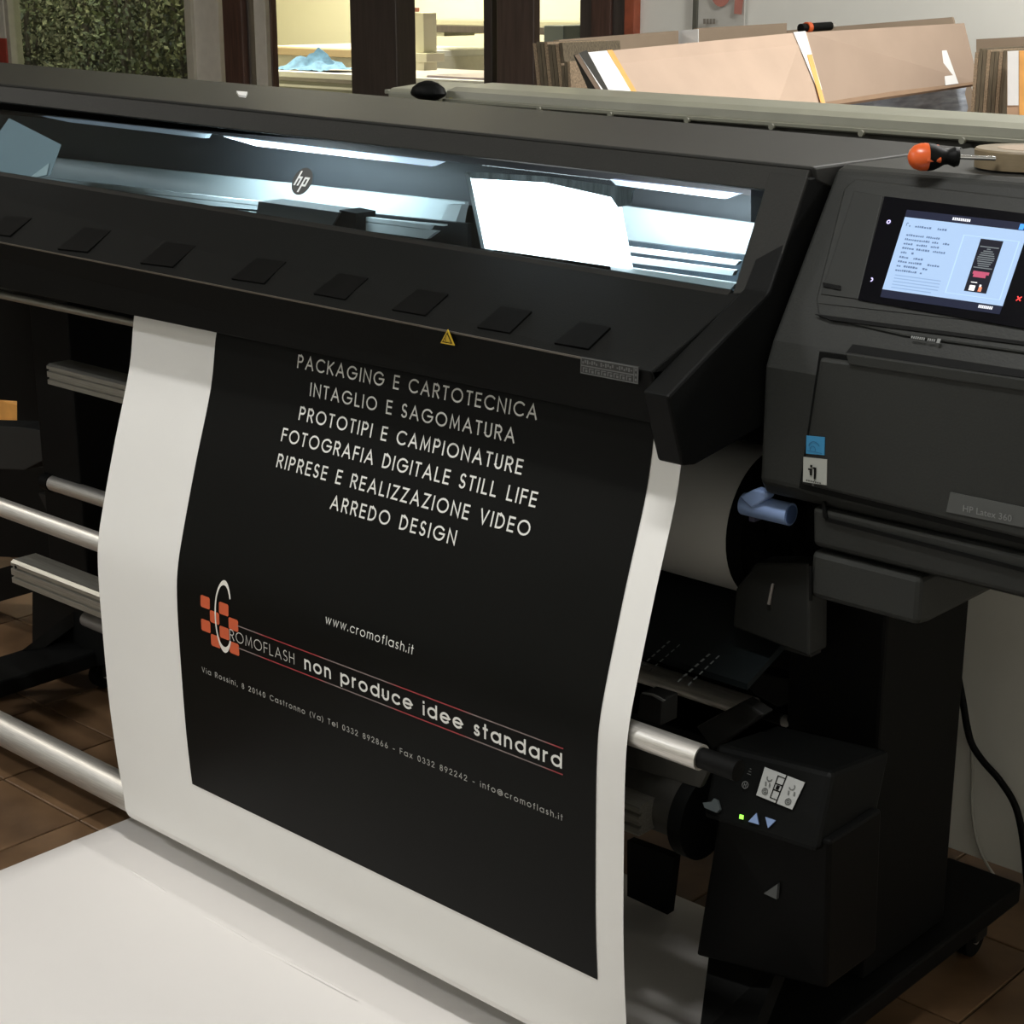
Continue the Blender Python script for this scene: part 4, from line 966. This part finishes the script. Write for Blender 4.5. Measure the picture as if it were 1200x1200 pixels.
# the nearest big pink-brown sheets
bA, pA = board('cardboard_sheet', 'big pale cardboard sheet with orange taped left edge, nearest of the heap', [(678, 63, 3.25), (945, 37, 4.3), (968, 122, 4.3), (712, 118, 3.25)], .012, CRD, ext=2.6)
def on(P, u, v, o=.002):
    q = P[0].lerp(P[1], u).lerp(P[3].lerp(P[2], u), v); n = (P[1] - P[0]).cross(P[3] - P[0]).normalized()
    if n.dot(CAM - q) < 0: n = -n
    return q + n * o
def patch(nm, P, u0, u1, v0, v1, m, par, o=.002, u0b=None, u1b=None):
    u0b = u0 if u0b is None else u0b; u1b = u1 if u1b is None else u1b
    return slab(nm, [on(P, u0, v0, o), on(P, u1, v0, o), on(P, u1b, v1, o), on(P, u0b, v1, o)], .001, m, par)
patch('white_label', pA, .0, .115, .0, 1, WHT, bA)
patch('orange_tape', pA, .105, .125, .0, 1, TAPE, bA, .003, .105, .13)
patch('white_tape', pA, .93, .99, .0, .30, WHT, bA, .003, .97, .995)
patch('orange_tape', pA, .965, .99, .12, .42, TAPE, bA, .004)
slab('dark_edge', [at(672, 65, y=3.27), at(679, 62, y=3.25), at(716, 130, y=3.25), at(700, 130, y=3.27)], .02, mat('dark_board_edge', (.03, .028, .022), .7), bA)
bB, pB = board('cardboard_sheet', 'big brown cardboard sheet lying tilted over the grey wrapped bundle', [(945, 38, 4.34), (1130, 27, 5.2), (1147, 97, 5.2), (955, 123, 4.34)], .03, mat('cardboard_pinkish', (.33, .245, .185), .75, noise=.04, nscale=7))
slab('lower_flap', [at(950, 116, y=4.33), at(1142, 92, y=5.19), at(1147, 98, y=5.19), at(954, 126, y=4.33)], .01, mat('flap_brown', (.24, .155, .095), .75, noise=.05), bB)
patch('clear_tape', pB, .80, .83, .42, .97, WHT, bB, .004, .775, .86)
for nm, lab_, pix, m in (
    ('cardboard_sheet', 'light brown sheet edge standing behind the taped sheet, left part', [(655, 47, 4.0), (795, 36, 4.7), (795, 60, 4.7), (665, 80, 4.0)], CRD2),
    ('cardboard_sheet', 'light brown sheet edge standing behind the taped sheet, middle part', [(817, 33, 4.75), (922, 27, 5.1), (922, 50, 5.1), (817, 55, 4.75)], CRD2),
    ('cardboard_sheet', 'long narrow sheet showing above the tilted sheet on the right', [(905, 37, 5.15), (1116, 20, 5.3), (1126, 60, 5.3), (905, 80, 5.15)], CRD2)):
    board(nm, lab_, pix, .02, m, ext=2.2)
pm, pp = board('white_label_card', 'white label card between the two brown sheet edges', [(794, 36, 4.72), (818, 34, 4.72), (818, 60, 4.72), (794, 60, 4.72)], .004, WHT, group=None, ext=2, cat='card')
patch('grey_stripe', pp, .12, .9, .27, .33, mat('stripe_grey', (.25, .3, .33), .5), pm, .004)
# bundles of corrugated edges
def bundle(label, x0p, x1p, ytop, y, n, dep, slant=0, h=.5):
    t = thing('cardboard_bundle', label, 'cardboard bundle', 'upright cardboard bundles')
    a = at(x0p, ytop, y=y); b = at(x1p, ytop, y=y); wd = (b.x - a.x) / n
    for k in range(n):
        x = a.x + k * wd; dz = random.uniform(-.008, .004)
        P_ = [(x, y, 1.002), (x + wd * .86, y, 1.002), (x + wd * .86 + slant, y, a.z + dz), (x + slant, y, a.z + dz)]
        link('board', loft_bm([P_, [(q[0], q[1] + dep, q[2]) for q in P_]]), CRG if k % 3 else CRE, t)
    return t
bundle('upright bundle of sheet edges right of the tilted sheet', 1143, 1181, 58, 4.9, 8, .3)
bundle('leaning bundle of brown sheet edges left of the taped sheet', 648, 684, 49, 3.75, 8, .25, -.075)
bundle('small low bundle between the taped sheet and the leaning bundle', 668, 682, 74, 3.5, 4, .2, -.04)
# grey plastic wrapped bundle
P_ = [at(950, 112, y=4.5), at(1134, 94, y=5.3), at(1138, 146, y=5.3), at(945, 146, y=4.5)]
P_[2].z = 1.002; P_[3].z = 1.002
bm = bmesh.new(); nu, nv = 30, 8; V = []
nn = (P_[1] - P_[0]).cross(P_[3] - P_[0]).normalized()
if nn.dot(CAM - P_[0]) < 0: nn = -nn
for j in range(nv + 1):
    V.append([bm.verts.new(P_[0].lerp(P_[1], i / nu).lerp(P_[3].lerp(P_[2], i / nu), j / nv) + nn * random.uniform(-.008, .008)) for i in range(nu + 1)])
for j in range(nv):
    for i in range(nu): bm.faces.new((V[j][i], V[j][i + 1], V[j + 1][i + 1], V[j + 1][i]))
r_ = bmesh.ops.extrude_face_region(bm, geom=bm.faces[:])
bmesh.ops.translate(bm, vec=-nn * .18, verts=[v for v in r_['geom'] if isinstance(v, bmesh.types.BMVert)])
wb = link('wrapped_bundle', bm, mat('grey_plastic_wrap', (.36, .40, .46), .22, noise=.35, nscale=9, stretch=(1, 1, 6), bump=.3), None, True)
tag(wb, 'bundle wrapped in bluish grey plastic film under the tilted sheet', 'wrapped bundle')
# right-most sheets
board('cardboard_sheet', 'brown sheet along the white wall at the right edge of the view', [(1144, 46, 5.35), (1290, 38, 5.35), (1290, 60, 5.35), (1144, 60, 5.35)], .02, CRD2, ext=12)
o_, pR = board('cardboard_sheet', 'brown carton face with white label at the right edge', [(1180, 60, 4.85), (1290, 55, 4.85), (1290, 150, 4.85), (1180, 150, 4.85)], .03, mat('carton_brown', (.42, .27, .17), .7, noise=.05), ext=1.5)
patch('white_label', pR, .01, .13, .0, .33, WHT, o_)
patch('orange_tape', pR, .14, .25, .0, .5, TAPE, o_)
# utility knife on top of the sheets
UK = thing('utility_knife', 'small black and orange knife lying on top of the sheets', 'knife')
k0 = at(938, 33, y=4.9); k1 = at(973, 30.5, y=5.05)
cyl('handle', k0, k1, .014, PLD, UK, n=12); cyl('orange_ring', k0.lerp(k1, .18), k0.lerp(k1, .30), .018, ORG, UK, n=12); cyl('blade_end', k1, k1 + (k1 - k0) * .12, .009, ALU, UK, n=10)
# posters on the white wall
q = [at(838, -30, y=YP - .02), at(874, -30, y=YP - .02), at(871, 60, y=YP - .02), at(815, 60, y=YP - .02)]
po = thing('wall_notice', 'pale grey poster with partial red lettering high on the white wall', 'poster')
q = [at(816, -30, y=YP - .02), at(873, -30, y=YP - .02), at(871, 60, y=YP - .02), at(815, 60, y=YP - .02)]
slab('poster_sheet', q, .008, mat('poster_grey', (.55, .54, .50), .6, noise=.02), po)
RD = mat('poster_red', (.50, .20, .16), .6)
bm = bmesh.new(); c0_ = at(845, -8, y=YP - .034)
for i in range(20):
    t0_ = 2 * math.pi * i / 20; t1_ = 2 * math.pi * (i + 1) / 20
    bm.faces.new([bm.verts.new(c0_ + Vector((r * math.cos(t), 0, r * math.sin(t) * 1.1))) for r, t in ((.022, t0_), (.045, t0_), (.045, t1_), (.022, t1_))])
bm.faces.new([bm.verts.new(at(px, py, y=YP - .034)) for px, py in ((862, -15), (873, -15), (869, 17), (860, 16))])
link('red_lettering', bm, RD, po)
bm = bmesh.new()
for k in range(4): bm.faces.new([bm.verts.new(at(px, py, y=YP - .034)) for px, py in ((824 + k * 3.7, 22), (827 + k * 3.7, 22), (827 + k * 3.7, 28), (824 + k * 3.7, 28))])
link('small_lettering', bm, mat('poster_small', (.22, .2, .17), .6), po)
struct(box('trim_9', at(811, 30, y=YP - .03).x, at(816, 30, y=YP - .03).x, YP - .03, YP, 0, 3.2, mat('grey_green_trim', (.10, .10, .08), .5), None, .002))

# ------------------------------------------------------------------ back room machines
Y2 = 6.6
def slabz(nm, pix, z, th, m, par): # horizontal slab by pixels
    return slab(nm, [at(px, py, z=z) for px, py in pix], th, m, par)
T1 = thing('flatbed_machine', 'pale flatbed machine in the lit back room under the blue cloth', 'machine')
def xb(px, y): return at(px, 70, y=y).x
def zb(py, y, px=380): return at(px, py, y=y).z
box('bed_top', xb(300, 6.7), xb(700, 6.7), 6.7, 7.7, zb(88, 6.7) - .04, zb(88, 6.7), GUN, T1, .004)
box('bed_edge', xb(300, 6.68), xb(700, 6.68), 6.66, 6.72, zb(92, 6.7), zb(85, 6.7), WHT, T1, .004)
box('bed_front', xb(300, 6.7), xb(700, 6.7), 6.72, 6.78, 0, zb(92, 6.7), mat('grey_green_enamel', (.30, .30, .25), .5, noise=.05), T1, .004)
box('bed_rib', xb(300, 6.7), xb(700, 6.7), 6.69, 6.73, zb(104, 6.7), zb(101, 6.7), WHT, T1, .002)
box('gantry_rail', xb(300, 7.6), xb(470, 7.6), 7.55, 7.7, zb(66, 7.6), zb(57, 7.6), mat('tan_rail', (.33, .25, .15), .5), T1, .003)
T2 = thing('white_table', 'white table top in the back room behind the flatbed machine', 'table')
box('table_top', xb(300, 7.8), xb(480, 7.8), 7.8, 8.7, zb(57, 7.8) - .04, zb(57, 7.8), WHT, T2, .003)
box('table_body', xb(300, 7.8), xb(480, 7.8), 7.84, 8.66, 0, zb(57, 7.8) - .04, WPT, T2, .003)
# blue cloth
bm = bmesh.new(); cc = at(368, 76, y=6.95); n = 16; V = []
for j in range(n + 1):
    row = []
    for i in range(n + 1):
        u, v = i / n - .5, j / n - .5; r = math.hypot(u * 1.0, v * 1.3)
        z = .085 * math.exp(-(r * 3.2) ** 2) * (1 + .5 * math.sin(u * 19) * math.cos(v * 15)) + .012 * random.random()
        row.append(bm.verts.new((cc.x + u * .44 + .03 * math.sin(v * 9), cc.y + v * .34 + .03 * math.sin(u * 7), zb(88, 6.7) + .008 + z)))
    V.append(row)
for j in range(n):
    for i in range(n): bm.faces.new((V[j][i], V[j][i + 1], V[j + 1][i + 1], V[j + 1][i]))
cl = link('blue_cloth', bm, mat('blue_cloth', (.10, .22, .36), .8, noise=.25, nscale=30), None, True); tag(cl, 'crumpled blue cloth on the flatbed machine in the back room', 'cloth')
T3 = thing('cream_column', 'slim cream column with a red tip in the back room', 'column')
box('column', xb(486, 6.9), xb(497, 6.9), 6.9, 7.0, 1.2, zb(15, 6.9, 490), CRM, T3, .003)
box('red_tip', xb(485, 6.9), xb(488, 6.9), 6.89, 6.93, zb(14, 6.9, 490), zb(9, 6.9, 490), RD, T3, .002)
box('foot', xb(485, 6.9), xb(506, 6.9), 6.86, 7.0, zb(72, 6.9, 490), zb(62, 6.9, 490), CRM, T3, .003)
T4 = thing('wall_shelf', 'grey shelf with a dark front rail on the back room wall', 'shelf')
box('shelf_board', xb(497, 8.2), xb(700, 8.2), 8.15, 8.5, zb(29, 8.2, 530), zb(23, 8.2, 530), mat('shelf_grey', (.40, .38, .27), .6), T4, .002)
box('dark_rail', xb(497, 8.1), xb(700, 8.1), 8.1, 8.16, zb(38, 8.1, 530), zb(30, 8.1, 530), WOD, T4, .002)
box('bracket', xb(508, 8.12), xb(521, 8.12), 8.12, 8.4, zb(43, 8.1, 530), zb(38, 8.1, 530), MC['shelf_grey'], T4, .004)
for x in (xb(500, 8.3), xb(695, 8.3)): box('upright', x - .02, x + .02, 8.4, 9.0, zb(38, 8.3), zb(24, 8.3), MC['shelf_grey'], T4, .002)
T5 = thing('purple_grey_board', 'purplish grey board lying on the machine bed behind the black knob', 'board')
box('board', xb(500, 6.8), xb(600, 6.8), 6.80, 7.3, zb(88, 6.7) + .002, zb(88, 6.7) + .02, mat('purple_grey', (.33, .28, .31), .4, noise=.1, nscale=4), T5, .002)
bx = box('grey_box', xb(637, 6.9), xb(660, 6.9), 6.9, 7.2, zb(88, 6.7) + .002, zb(30, 6.9, 650), mat('blue_grey_box', (.22, .26, .26), .6), None, .004)
tag(bx, 'bluish grey box corner between the brown door and the sheets', 'box')
# cartons beyond the left end of the printer
c2 = at(19.5, 474, y=3.3)
bx = box('carton', -8.6, c2.x, 3.3, 3.9, 0, c2.z, mat('carton_orange', (.75, .36, .09), .6, noise=.08), None, .004)
tag(bx, 'orange brown carton on the floor far behind, seen at the left edge under the printer', 'carton')
